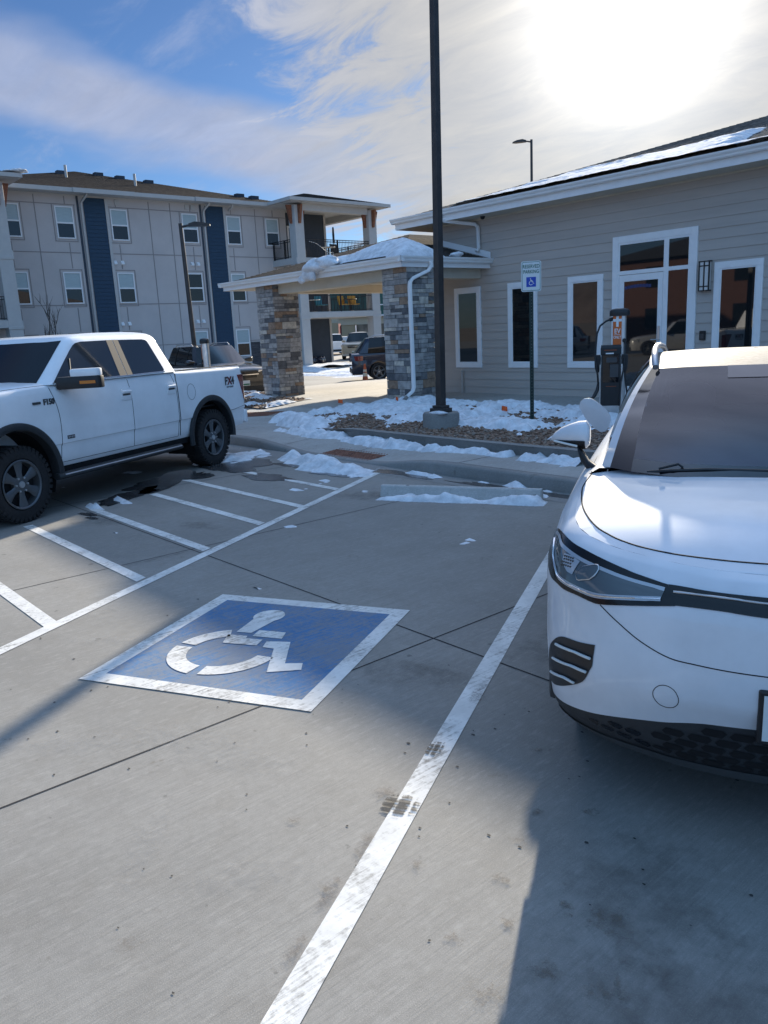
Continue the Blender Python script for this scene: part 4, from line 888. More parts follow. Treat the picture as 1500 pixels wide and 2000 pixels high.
# ================================================================== LAMP POSTS, SIGN, CHARGERS
def lean(o, axis, deg): o.rotation_euler = Matrix.Rotation(radians(deg), 4, Vector(axis)).to_euler()
lp = empty('lamp_post', (-9.27, 9.14, .2), 0, 'tall dark bronze square lamp post rising from a round concrete base in the snow', 'lamp post')
lean(lp, (-.756, .65, 0), .85)
b = MB(); b.lathe([(.30, -.3), (.30, .27), (.28, .30), (0, .30)], 40); b.build('concrete_base', M['kerb'], lp, world=False, smooth=40)
b = MB(); b.box((-.13, -.13, .302), (.13, .13, .37)); b.box((-.10, -.10, .37), (.10, .10, .415)); b.build('base_cover', M['bronze'], lp, world=False, bevel=.008)
b = MB(); s0, s1 = .060, .048; b.loft([[(s * i, s * j, z) for i, j in ((-1, -1), (1, -1), (1, 1), (-1, 1))] for s, z in ((s0, .37), (s1, 7.4))], True, True); b.build('pole', M['bronze'], lp, world=False, bevel=.006)
b = MB(); b.box((-.05, -.05, 7.36), (.30, .05, 7.44)); b.prism([(.30, -.15, 7.35), (.85, -.15, 7.38), (.88, -.15, 7.42), (.30, -.15, 7.48)], (0, .30, 0)); b.build('lamp_head', M['bronze'], lp, world=False, bevel=.01)
b = MB(); lump(b, (.12, -.17, .31), (.17, .09, .03), 0, 4); tag(b.build('base_snow', M['snow'], smooth=80), kind='stuff').location = lp.location
def post_lamp(x, y, z, h, rz, label, lx=None):
    t = empty('lamp_post', (x, y, z), rz, label, 'lamp post')
    b = MB(); b.tube([(0, 0, 0), (0, 0, h)], .075, 12, rs=[.09, .065]); b.build('pole', M['bronze'], t, world=False, smooth=40)
    b = MB(); b.tube([(0, 0, h - .12), (.22, 0, h - .08), (.32, 0, h - .08)], .04, 8); b.loft([[(xx, w * i, zz) for i, zz in ((-1, a), (1, a), (1, b_), (-1, b_))] for xx, w, a, b_ in ((.28, .06, h - .12, h - .02), (.5, .16, h - .12, h + .02), (.8, .17, h - .13, h - .02), (1.0, .08, h - .13, h - .08))], True, True); b.build('lamp_head', M['bronze'], t, world=False, smooth=40)
    return t
l2 = post_lamp(-26, 13.6, 0, 5.75, radians(52), 'slim dark lamp post standing in front of the apartment windows')
lean(l2, (-.7, .6, 0), -1.2); l2.rotation_euler[2] = radians(52)
post_lamp(-29, 36, 0, 11.4, radians(228), 'grey lamp post showing above the snowy clubhouse roof')

sg = empty('parking_sign', (-8.44, 10.45, .24), 0, 'white reserved parking sign on a dark green perforated post', 'sign'); 
LX = Vector((.70, .714, 0)); LX = Vector((.80, .60, 0)); FY = Vector((.60, -.80, 0))       # sign face turned to the parking bay
b = MB()
for s in (-1, 1): b.obox(Vector((0, 0, 1.13)) + LX * (.022 * s), LX * .010, FY * .016, Vector((0, 0, 1.43)))
b.obox(Vector((0, 0, 1.13)) - FY * .012, LX * .012, FY * .004, Vector((0, 0, 1.43)))
b.build('post', M['green_post'], sg, world=False)
b = MB()
for k in range(46):
    c = Vector((0, 0, .12 + .05 * k)) - FY * .0075; b.add([c + LX * (.006 * cos(a)) + Vector((0, 0, .006 * sin(a))) for a in [2 * pi * q / 8 for q in range(8)]], [tuple(range(8))])
b.build('post_holes', M['hole'], sg, world=False)
def rrect(w, h, r, n=6):
    P = []
    for cx, cy, a0 in ((w / 2 - r, h / 2 - r, 0), (-w / 2 + r, h / 2 - r, pi / 2), (-w / 2 + r, -h / 2 + r, pi), (w / 2 - r, -h / 2 + r, 3 * pi / 2)):
        P += [(cx + r * cos(a0 + pi / 2 * k / n), cy + r * sin(a0 + pi / 2 * k / n)) for k in range(n + 1)]
    return P
SC = Vector((0, 0, 2.337)); UZ = Vector((0, 0, 1))
def sp_(u, v, d): return SC + LX * u + UZ * v + FY * d
b = MB(); b.prism([sp_(u, v, .020) for u, v in rrect(.315, .47, .035)], FY * .003); pn = b.build('sign_panel', M['sign_white'], sg, world=False)
def spart(b, n, m): o = b.build(n, m, None, world=False); o.parent = pn; return o
b = MB(); o_, i_ = rrect(.290, .445, .028), rrect(.276, .431, .022); n_ = len(o_); b.loft([[sp_(u, v, .0245) for u, v in o_], [sp_(u, v, .0245) for u, v in i_]], True); spart(b, 'green_border', M['green_text'])
b = text_mb('RESERVED', .078, frame_m(sp_(0, .150, .0245), LX, UZ), .0006, .0012, .76); text_mb('PARKING', .078, frame_m(sp_(0, .070, .0245), LX, UZ), .0006, .0012, .76, mb=b); spart(b, 'sign_lettering', M['green_text'])
BC = (0, -.087); BS = .076
b = MB(); b.poly([sp_(BC[0] + u * BS, BC[1] + v * BS, .0245) for u, v in ((-1, -1), (1, -1), (1, 1), (-1, 1))]); spart(b, 'blue_square', M['sign_blue'])
b = MB()
def isa(pts): b.poly([sp_(BC[0] + u * BS, BC[1] + v * BS, .0255) for u, v in pts])
isa([(-.14 + .10 * cos(2 * pi * k / 12), .66 + .10 * sin(2 * pi * k / 12)) for k in range(12)])
isa([(-.20, .52), (-.06, .52), (-.04, .30), (.24, .30), (.24, .19), (-.04, .19), (-.03, .06), (.30, .06), (.48, -.42), (.66, -.34), (.62, -.24), (.50, -.28), (.38, .17), (-.14, .17)])
for k in range(20):
    a0, a1 = radians(105 + 232 * k / 20), radians(105 + 232 * (k + 1) / 20); c_ = (-.06, -.25); isa([(c_[0] + .42 * cos(a0), c_[1] + .42 * sin(a0)), (c_[0] + .42 * cos(a1), c_[1] + .42 * sin(a1)), (c_[0] + .30 * cos(a1), c_[1] + .30 * sin(a1)), (c_[0] + .30 * cos(a0), c_[1] + .30 * sin(a0))])
spart(b, 'wheelchair_symbol', M['white_text'])
b = MB()
for v in (.215, -.205): b.lathe([(0, .003), (.006, .003), (.008, 0)], 10, 'z', (0, 0, 0)); 
spb = MB()
for v in (.205, -.205): c = sp_(0, v, .0235); spb.obox(c, LX * .006, FY * .003, UZ * .006)
spart(spb, 'sign_bolt', M['steel'])

def charger(x, y, z, rz, label, detailed=True):
    t = empty('charging_station', (x, y, z), rz, label, 'EV charger')
    b = MB(); b.box((-.20, -.16, -.06), (.20, .30, .02)); b.build('base_pad', M['kerb'], t, world=False)
    # tall rear post with black cap
    def rr(w, d, cx, cy, r=.05): return [(cx + u, cy + v) for u, v in rrect(w, d, r, 4)]
    b = MB(); P = rr(.205, .15, .035, .10, .045); b.prism([(u, v, .02) for u, v in P], (0, 0, 1.62)); b.build('post', M['steel'], t, world=False, smooth=40)
    b = MB(); b.prism([(u, v, 1.64) for u, v in rr(.31, .19, .035, .09, .08)], (0, 0, .05)); b.loft([[(.035 + (u - .035) * s, .09 + (v - .09) * s, z_) for u, v in rr(.31, .19, .035, .09, .08)] for s, z_ in ((1, 1.69), (.97, 1.72), (.80, 1.745), (.4, 1.757))], True, True); b.build('top_cap', M['black'], t, world=False, smooth=50)
    b = MB(); b.box((-.062, .012, 1.20), (.068, .024, 1.64)); op = b.build('orange_panel', M['orange'], t, world=False)
    b = MB(); F = frame_m((0.003, .0105, 0), (1, 0, 0), (0, 0, 1)); y_ = .0105
    b.box((-.016, y_ - .001, 1.475), (.022, y_, 1.64)); b.box((-.062, y_ - .001, 1.555), (-.017, y_, 1.595)); b.box((.023, y_ - .001, 1.555), (.068, y_, 1.595))
    text_mb('EV', .105, frame_m((.003, y_, 1.405), (1, 0, 0), (0, 0, 1)), .0006, .002, .80, mb=b); text_mb('ONLY', .062, frame_m((.003, y_, 1.312), (1, 0, 0), (0, 0, 1)), .0006, .0015, .70, mb=b); b.box((-.045, y_ - .001, 1.352), (.050, y_, 1.358)); o = b.build('charger_lettering', M['white_text'], None, world=False); o.parent = op
    # front cabinet
    b = MB(); b.loft([[(-.235, -.12, z_), (.06, -.12, z_), (.06, .05, z_), (-.235, .05, z_)] for z_ in (.25, 1.12)], True, True); cbn = b.build('cabinet', M['black'], t, world=False, bevel=.012)
    b = MB(); b.loft([[(-.245 + i * .02, -.135 + i * .015, z_), (.07 - i * .02, -.135 + i * .015, z_), (.07, .06, z_), (-.245, .06, z_)] for i, z_ in ((0, 1.05), (0, 1.16), (1, 1.20))], True, True); o = b.build('cabinet_head', M['black'], None, world=False, bevel=.015); o.parent = cbn
    b = MB(); b.box((-.21, -.1245, .62), (.035, -.1205, 1.045)); o = b.build('display_window', M['carglass'], None, world=False); o.parent = cbn
    b = MB(); b.box((-.155, -.127, .93), (.005, -.1249, 1.01)); b.box((-.10, -.127, .70), (.03, -.1249, .90)); o = b.build('display_label', M['badge_dark'], None, world=False); o.parent = cbn
    b = MB(); b.box((-.165, -.137, 1.062), (-.045, -.1352, 1.082)); o = b.build('card_reader_light', M['white_text'], None, world=False); o.parent = cbn
    b = MB(); b.box((-.19, -.137, 1.115), (.0, -.1352, 1.13)); b.box((-.16, -.1225, .552), (.0, -.1206, .562)); o = b.build('status_strip', mat('dim_orange_strip', (.22, .05, .015), .5), None, world=False); o.parent = cbn
    for xs_ in (-.247, .068):
        b = MB(); b.box((xs_ - .011 + (.012 if xs_ > 0 else 0), -.118, .16), (xs_ + .005 + (.02 if xs_ > 0 else 0), .03, .90)); b.build('side_rail', M['steel'], t, world=False, bevel=.004)
    b = MB(); b.box((-.225, -.105, .02), (.05, .04, .249)); b.build('lower_panel', M['steel'], t, world=False, bevel=.006)
    # holster on each side, cables
    for s, xx in ((-1, -.29), (1, .125)):
        b = MB(); b.loft([[(xx - w, -.07, z_), (xx + w, -.07, z_), (xx + w, .05, z_), (xx - w, .05, z_)] for w, z_ in ((.025, .78), (.045, .86), (.05, 1.0), (.04, 1.05))], True, True); b.build('plug_holster', M['black'], t, world=False, bevel=.01)
    b = MB(); b.tube([(-.09, .06, 1.60), (-.17, .03, 1.57), (-.26, -.02, 1.50), (-.305, -.05, 1.38), (-.32, -.06, 1.20), (-.325, -.07, 1.0), (-.30, -.09, .85), (-.285, -.08, .70), (-.275, -.08, .55)], .016, 8); b.tube([(-.05, .06, 1.605), (-.12, .045, 1.585)], .028, 8); b.build('charging_cable', M['black'], t, world=False, smooth=60)
    b = MB(); b.tube([(.115, .02, 1.25), (.13, .0, 1.20), (.125, -.02, 1.0), (.13, -.04, .7), (.18, -.06, .35), (.20, -.06, .2)], .015, 8); b.tube([(.125, -.07, 1.0), (.11, -.10, .85), (.02 + .05, -.13, .62), (.06, -.14, .45), (.05, -.14, .25)], .015, 8); b.lathe([(0, 0), (.03, 0), (.035, .02), (.02, .03), (0, .03)], 12, 'y', (.115, .0, 1.26)); b.build('charging_cable', M['black'], t, world=False, smooth=60)
    b = MB(); b.tube([(-.27, -.06, .62), (-.29, -.09, .50), (-.33, -.14, .42), (-.36, -.2, .38)], .026, 8, rs=[.02, .028, .03, .022]); b.build('charging_plug', M['black'], t, world=False, smooth=60)
    return t
cs1 = charger(-7.30, 11.15, .25, radians(33), 'tall charging station with an orange EV ONLY panel beside the white car')
cs2 = copy_tree(cs1); cs2.location = (-16.55, 8.80, .12); cs2.rotation_euler = (0, 0, radians(-38)); cs2['label'] = 'charging station with looped cables showing above the pickup bed'
for c in cs1, cs2: c['group'] = 'charging stations'

# wheel stop with snow against it
ws = empty('wheel_stop', (-6.0, 6.16, 0), atan2(.84, 1.60), 'grey concrete wheel stop at the head of the empty bay', 'wheel stop')
b = MB(); b.loft([[(x, -.085 * w, 0), (x, -.078 * w, .03), (x, -.045 * w, .115), (x, -.03 * w, .125), (x, .03 * w, .125), (x, .045 * w, .115), (x, .078 * w, .03), (x, .085 * w, 0)] for x, w in ((-.915, .8), (-.905, 1), (-.5, 1), (0, 1), (.5, 1), (.905, 1), (.915, .8))], True, True); b.build('stop_block', M['stop'], ws, world=False, smooth=30)
b = MB()
for x in (-.6, .6): b.lathe([(0, .1262), (.02, .1262), (.02, .12)], 12, 'z', (x, 0, 0))
b.build('anchor_pin', M['badge_dark'], ws, world=False)
wc, wsn = cos(ws.rotation_euler[2]), sin(ws.rotation_euler[2])
def stopsnow(x, y):
    dx, dy = x + 6.0, y - 6.16; u, v = dx * wc + dy * wsn, -dx * wsn + dy * wc; n = fbm(x * 3, y * 3, 2, 5); n1 = fbm(u * 1.7 + 4, 0, 3, 3)
    a = (1 - ((v + .17 - .02 * n1) / max(.06, .10 + .05 * n1)) ** 2) * sm(-.90, -.70, u) * (1 - sm(.88, .98, u)) * max(.012, .050 + .035 * n + .035 * n1 - .018 * sm(0, .2, u) * (1 - sm(.25, .45, u)))
    c = (1 - ((v - .19) / .08) ** 2) * .05 * sm(-.2, .2, u) * (1 - sm(.8, .95, u)) * (1 + n)
    return max(a, c)
b = snowfield('s', -7.2, -4.9, 5.3, 6.9, .025, stopsnow, lambda x, y: .004); b.build('wheel_stop_snow', M['snow'], kind='stuff', smooth=80, recalc=False)

# traffic cone, marker flags
cn = empty('traffic_cone', (-22.3, 18.25, .0), .3, 'dirty orange traffic cone with two pale bands beside the blue SUV', 'traffic cone')
b = MB(); b.box((-.17, -.17, 0), (.17, .17, .03)); b.lathe([(.125, .03), (.07, .42), (.035, .72), (.03, .74), (0, .74)], 24); b.build('cone_body', mat('faded_cone_orange', (.40, .10, .045), .7, var=.35, vs_=6), cn, world=False, smooth=40)
for z0, z1 in ((.30, .42), (.46, .54)):
    b = MB(); f = lambda z: .125 - .055 * (z - .03) / .39 if z < .42 else .07 - .035 * (z - .42) / .3
    b.lathe([(f(z0) + .003, z0), (f(z1) + .003, z1)], 24); b.build('reflective_band', M['band'], cn, world=False, smooth=60)
for i, (x, y, lab) in enumerate(((-13.05, 11.50, 'small orange marker flag at the foot of the right stone column'), (-12.15, 10.55, 'small orange marker flag lying in the rocks left of the lamp post'), (-9.55, 10.95, 'red orange marker flag standing in the snow right of the lamp post'), (-14.15, 10.75, 'small orange marker flag at the walkway edge of the snow'))):
    t = empty('marker_flag', (x, y, gz(x, y) + .05), .4 * i, lab, 'marker flag', 'marker flags in the planting island')
    b = MB(); b.tube([(0, 0, -.05), (.01, 0, .13)], .0035, 5); b.build('wire_stem', M['steel'], t, world=False)
    b = MB(); b.grid([[(.01 + .10 * u, .02 * sin(u * 5), .05 + .085 * v - .02 * u) for u in (0, .3, .6, 1)] for v in (0, 1)]); b.build('flag', M['hiviz'], t, world=False)
# bare young tree in front of the apartments
def bare_tree(x, y, h, seed, label):
    r = random.Random(seed); t = empty('bare_tree', (x, y, 0), 0, label, 'tree'); b = MB(); tw = MB()
    def grow(mb, p, d, L, rad, lv):
        n = 5; P = [p]; q = p.copy(); dd = d.copy()
        for k in range(n): dd = (dd + Vector((r.uniform(-.12, .12), r.uniform(-.12, .12), r.uniform(.0, .10)))).normalized(); q = q + dd * (L / n); P.append(q.copy())
        mb.tube(P, rad, 5 if lv else 7, rs=[rad * (1 - .65 * k / n) for k in range(n + 1)])
        if lv < 3:
            for k in range(7 if lv == 0 else 4):
                i = r.uniform(.30, .98); j = int(i * n); base = P[j].lerp(P[min(j + 1, n)], i * n - j); a = r.uniform(0, 6.3)
                grow(tw, base, (dd + Vector((cos(a), sin(a), .35)) * r.uniform(.4, .65)).normalized(), L * r.uniform(.42, .62), rad * .5, lv + 1)
    grow(b, Vector((0, 0, 0)), Vector((0, 0, 1)), h * .62, .06, 0); b.build('trunk', M['bark'], t, world=False, smooth=60); tw.build('branches', M['bark'], t, world=False, smooth=60, recalc=False)
bare_tree(-33, 11.3, 3.9, 7, 'small leafless tree behind the pickup roof in front of the apartments')

# ================================================================== WHITE ELECTRIC CROSSOVER (right, close to the camera)
# local frame: x forward (0 at the nose), q to the car's right, z up
EV_LOC, EV_HD = (-.915, 2.523), radians(-61.2)
base_f = pch([(0, 0), (.2, -.010), (.4, -.045), (.55, -.10), (.68, -.165), (.78, -.25), (.85, -.345), (.895, -.47), (.918, -.64), (.926, -.90)])
w_z = pch([(.19, .84), (.24, .885), (.30, .908), (.40, .920), (.56, .926), (.72, .924), (.80, .927), (.86, .922), (.90, .912), (.94, .895), (.97, .872), (.99, .846), (1.0, .82)])
xc_z = pch([(.19, -.10), (.22, -.065), (.27, -.045), (.33, -.034), (.40, -.022), (.48, -.008), (.56, 0), (.64, -.002), (.72, -.012), (.80, -.022), (.86, -.032), (.90, -.045), (.94, -.066), (.97, -.092), (.99, -.125), (1.0, -.155)])
ztop = pch([(-4.6, 1.0), (-4.4, 1.08), (-3.8, 1.13), (-2.5, 1.135), (-1.6, 1.125), (-1.1, 1.095), (-.7, 1.052), (-.4, 1.012), (-.25, .988), (-.15, .970)])
zb_q = pch([(0, .470), (.28, .458), (.45, .425), (.63, .385), (.80, .345), (.926, .32)])
def zmap(zr, x, q):                               # reference height -> real height at this place of the shell
    zb = zb_q(q)
    if zr < .33: return .235 + (zr - .19) * (zb - .235) / .14
    if zr < .56: return zb + (zr - .33) * (.56 - zb) / .23
    if zr > .72: return .72 + (zr - .72) * (ztop(x) - .72) / .28
    return zr
def zunmap(z, x, q):
    zb = zb_q(q)
    if z < zb: return .19 + (z - .235) * .14 / (zb - .235)
    if z < .56: return .33 + (z - zb) * .23 / (.56 - zb)
    if z > .72: return min(1.0, .72 + (z - .72) * .28 / (ztop(x) - .72))
    return z
def nose_x(q, z):                                 # surface of the front fascia
    x = -.1
    for _ in range(6):
        zr = zunmap(z, x, q); qb = q * .926 / w_z(zr); x = base_f(min(qb, .926)) + xc_z(zr) * (1 - sm(0, 1, -base_f(min(qb, .926)) / 1.0))
    return x
zc_x = pch([(-1.25, 1.16), (-1.0, 1.142), (-.8, 1.122), (-.6, 1.098), (-.45, 1.066), (-.35, 1.037), (-.25, 1.004), (-.155, .972)])
def top_edge(x):                                  # half-width of the bonnet's outer edge at x
    lo, hi = 0.0, .926
    for _ in range(40):
        m = (lo + hi) / 2; X = base_f(m) - .155 * (1 - sm(0, 1, -base_f(m)))
        if X > x: lo = m
        else: hi = m
    return lo * .82 / .926
def hood_z(x, q):
    qe = max(top_edge(x), 1e-3); u = min(abs(q) / qe, 1.0); return zc_x(x) + (ztop(x) - zc_x(x)) * u ** 2.4
ev = empty('electric_car', (EV_LOC[0], EV_LOC[1], 0), EV_HD, 'large white electric crossover parked nose out at the right edge, cut by the frame', 'car')
def L3(x, q, z): return (x, -q * 1.02, z)
def base_outline():                               # half outline, nose centre -> side -> tail centre (x, q)
    P = [(base_f(q), q) for q in [.926 * (k / 44) ** .8 for k in range(44)]]
    P += [(-.90 - .035 * k, .926) for k in range(1, 81)]
    tail = pch([(0, -4.584), (.4, -4.56), (.65, -4.50), (.80, -4.38), (.88, -4.15), (.926, -3.72)])
    P += [(tail(q), q) for q in [.926 * (1 - (1 - k / 18) ** .0 * 0 - (k / 18) ** 1.6) for k in range(1, 19)]]
    return P
BO = base_outline()
def shell_pt(i, zr):
    x, q = BO[i]; k = 1 - sm(0, 1, -x) if x > -1 else 0.0; t = sm(-3.6, -4.5, x)
    X = x + xc_z(zr) * k + .10 * t * (1 - w_z(zr) / .926) * 6; Q = q * w_z(zr) / .926
    return X, Q, zmap(zr, X, Q)
ZL = [.19, .205, .225, .25, .275, .30, .318, .33]; ZU = [.33, .345, .37, .41, .46, .51, .56, .62, .68, .72, .76, .79, .81, .83, .86, .885, .91, .93, .95, .965, .98, .99, 1.0]
def sheet(zs):
    rows = []
    for zr in zs:
        h = [shell_pt(i, zr) for i in range(len(BO))]; rows.append([L3(x, q, z) for x, q, z in h] + [L3(x, -q, z) for x, q, z in h[::-1][1:-1]])
    return rows
def in_arch(p): return abs(p[1]) > .6 and any(hypot(p[0] - cx, p[2] - .355) < .372 for cx in (-.865, -3.631))
def drop_arch(b):
    keep = [k for k, f in enumerate(b.f) if not in_arch([sum(b.v[i][c] for i in f) / len(f) for c in range(3)])]; b.f = [b.f[k] for k in keep]; b.m = [b.m[k] for k in keep]
b = MB(); b.loft(sheet(ZU), True)
topi = [shell_pt(i, 1.0) for i in range(len(BO))]
xsH = [-.156, -.16, -.17, -.185, -.205, -.23, -.26, -.30, -.35, -.42, -.5, -.6, -.72, -.85, -1.0, -1.12, -1.25]
U = [k / 20 for k in range(21)]; U = [-u for u in U[::-1][:-1]] + U
b.grid([[L3(x, u * top_edge(x), hood_z(x, u * top_edge(x))) for u in U] for x in xsH])
b.grid([[L3(x, s * .82, ztop(x) + (0.03 if abs(s) < .95 else 0)) for s in (-1, -.94, 0, .94, 1)] for x in (-1.25, -1.7, -2.3, -3.2, -3.9, -4.3)])
drop_arch(b); evb = b.build('body', M['white_car'], ev, world=False, weld=True, smooth=50)
b = MB(); b.loft(sheet(ZL), True); drop_arch(b); evl = b.build('lower_bumper', M['cladding'], ev, world=False, smooth=40)
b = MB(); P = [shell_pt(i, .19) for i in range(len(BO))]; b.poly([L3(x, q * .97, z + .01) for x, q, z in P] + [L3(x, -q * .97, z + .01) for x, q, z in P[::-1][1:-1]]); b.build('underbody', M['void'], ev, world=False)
# glasshouse: belt ring to roof ring
belt = [(-1.00, 0, 1.130), (-1.01, .2, 1.130), (-1.05, .42, 1.132), (-1.14, .62, 1.140), (-1.22, .72, 1.145), (-1.30, .765, 1.135), (-1.7, .79, 1.13), (-2.3, .80, 1.135), (-3.0, .80, 1.14), (-3.7, .78, 1.15), (-4.15, .72, 1.16), (-4.38, .58, 1.16), (-4.45, .3, 1.16), (-4.46, 0, 1.16)]
roofr = [(-1.93, 0, 1.570), (-1.935, .2, 1.569), (-1.955, .40, 1.566), (-2.00, .535, 1.560), (-2.07, .575, 1.560), (-2.16, .59, 1.572), (-2.4, .600, 1.592), (-2.7, .605, 1.605), (-3.1, .60, 1.603), (-3.55, .58, 1.585), (-3.85, .54, 1.56), (-3.98, .44, 1.545), (-4.02, .25, 1.545), (-4.03, 0, 1.545)]
def gh(i, t, out=0.0):                            # point between the rings, slightly barrelled
    a, c = belt[i], roofr[i]; bul = .035 * sin(pi * t) ; cx, cq = -2.7, 0
    x, q, z = (a[k] + (c[k] - a[k]) * t for k in range(3)); d = Vector((x + 2.7, q, 0)); d = d.normalized() if d.length > .01 else Vector((0, 0, 0))
    return x + d.x * (bul * .5 + out), q + d.y * (bul + out), z + (bul + out) * .5
T = [k / 10 for k in range(11)]
def panel(name, i0, i1, m, out=0.0, t0=0.0, t1=1.0, both=True, mirror=True):
    b = MB(); TT = [t0 + (t1 - t0) * t for t in T]
    rows = [[L3(*gh(i, t, out)) for i in range(i0, i1 + 1)] for t in TT]
    if i0 == 0: rows = [[(p[0], -p[1], p[2]) for p in r[::-1][:-1]] + r for r in rows]; b.grid(rows)
    elif i1 == len(belt) - 1: rows = [r + [(p[0], -p[1], p[2]) for p in r[::-1][1:]] for r in rows]; b.grid(rows)
    else:
        b.grid([[(p[0], -p[1], p[2]) for p in r] for r in rows]); b.build(name, m, ev, world=False, smooth=60); b = MB(); b.grid(rows)
    return b.build(name, m, ev, world=False, smooth=60)
panel('windshield', 0, 3, M['windshield']); panel('windshield_border', 3, 4, M['frit'])
panel('pillar', 4, 5, M['white_car']); panel('side_window', 5, 10, M['carglass']); panel('pillar', 10, 11, M['gloss_black']); panel('rear_window', 11, 13, M['carglass'])
b = MB(); rr_ = [L3(*p) for p in roofr] + [(p[0], p[1], p[2]) for p in roofr[::-1][1:-1]]
cen = Vector((-2.95, 0, 1.618)); b.loft([[tuple(cen + (Vector(p) - cen) * Vector((s, s, 1)).x + Vector((0, 0, (cen.z - p[2]) * (1 - s ** 2.2) - (cen.z - p[2]) * (1 - s)))) for p in rr_] for s in (1.0, .93, .8, .6, .4, .2, .02)], True); b.build('roof', M['dusty_roof'], ev, world=False, smooth=60)
from mathutils.bvhtree import BVHTree
def snapper(objs):
    V, F_ = [], []
    for o in objs:
        k = len(V); V += [v.co.copy() for v in o.data.vertices]; F_ += [[k + i for i in p.vertices] for p in o.data.polygons]
    t = BVHTree.FromPolygons(V, F_)
    def snap(p, off):
        p = Vector(p); c, n, i, d = t.find_nearest(p)
        if n.dot(c - Vector((-2.0, 0, .55))) < 0: n = -n
        return c + n * off
    return snap
def resample(P, n):
    P = [Vector(p) for p in P]; L = [0]
    if len(P) > 3:                                # rounded through the points
        Q = [P[0] * 2 - P[1]] + P + [P[-1] * 2 - P[-2]]; S = []
        for i in range(1, len(Q) - 2):
            for k in range(6):
                t = k / 6; a, c, d, e = Q[i - 1], Q[i], Q[i + 1], Q[i + 2]; S.append(.5 * (2 * c + (d - a) * t + (2 * a - 5 * c + 4 * d - e) * t * t + (3 * c - a - 3 * d + e) * t ** 3))
        P = S + [P[-1]]
    for a, c in zip(P, P[1:]): L.append(L[-1] + (c - a).length)
    out = []; j = 0
    for k in range(n):
        s = L[-1] * k / (n - 1)
        while j < len(P) - 2 and s > L[j + 1]: j += 1
        t = 0 if L[j + 1] == L[j] else (s - L[j]) / (L[j + 1] - L[j]); out.append(P[j].lerp(P[j + 1], min(t, 1)))
    return out
def patch(b, snap, hi, lo, off, n=30, m=6, s=1, mi=0):
    A, B_ = resample([L3(p[0], s * p[1], p[2]) for p in hi], n), resample([L3(p[0], s * p[1], p[2]) for p in lo], n)
    b.grid([[snap(a.lerp(c, k / m), off) for a, c in zip(A, B_)] for k in range(m + 1)], mi)
def line(b, snap, P, r, off=0.0, s=1, n=40, k=6): b.tube([snap(p, off) for p in resample([L3(p[0], s * p[1], p[2]) for p in P], n)], r, k)
for sgn in (1, -1):                               # wheel arches
    pass
def cyl(c, r, y0, y1, n=40):
    b = MB(); b.lathe([(r, y0), (r, y1)], n, 'y', c, cap=True); return b
def qx(x):
    if x < -.9: return .926
    lo, hi = 0.0, .926
    for _ in range(30):
        m = (lo + hi) / 2
        if base_f(m) > x: lo = m
        else: hi = m
    return lo
for cx in (-.865, -3.631):
    for s in (-1, 1):
        b = MB(); A = [radians(-8 + 196 * k / 40) for k in range(41)]
        b.loft([[(cx + r * cos(a), s * (y - .926 + qx(cx + r * cos(a)) if y > .7 else y), .355 + r * sin(a)) for r, y in ((.352, .60), (.352, .905), (.356, .930), (.375, .936), (.415, .934), (.425, .915))] for a in A], False); b.box((cx - .36, s * .60, .28), (cx + .36, s * .595, .72)); b.build('wheel_arch', M['cladding'], ev, world=False, smooth=40)
snE = snapper([evb]); snL = snapper([evl])
HI = [(-.655, .886, .945), (-.648, .884, .972), (-.615, .872, .990), (-.517, .841, .998), (-.404, .786, .987), (-.326, .72, .976), (-.27, .66, .965), (-.227, .603, .954), (-.193, .548, .943), (-.166, .496, .935), (-.144, .455, .929), (-.134, .434, .926)]
LO = [(-.655, .886, .945), (-.63, .90, .91), (-.56, .897, .885), (-.46, .884, .858), (-.403, .866, .842), (-.351, .84, .838), (-.299, .804, .829), (-.246, .751, .828), (-.202, .698, .822), (-.18, .663, .821), (-.142, .578, .837), (-.113, .498, .851), (-.087, .409, .867)]
DU = [(-.575, .862, .980), (-.503, .845, .985), (-.434, .826, .970), (-.349, .775, .958), (-.283, .715, .947), (-.222, .635, .935), (-.183, .567, .925), (-.153, .501, .918), (-.127, .443, .913)]
DL = [(-.54, .876, .965), (-.487, .866, .945), (-.437, .858, .915), (-.38, .844, .886), (-.345, .83, .866), (-.298, .797, .857), (-.239, .737, .851), (-.197, .681, .848), (-.171, .629, .854), (-.145, .563, .864), (-.109, .455, .880)]
up = lambda P, d: [(x, q, z + d) for x, q, z in P]
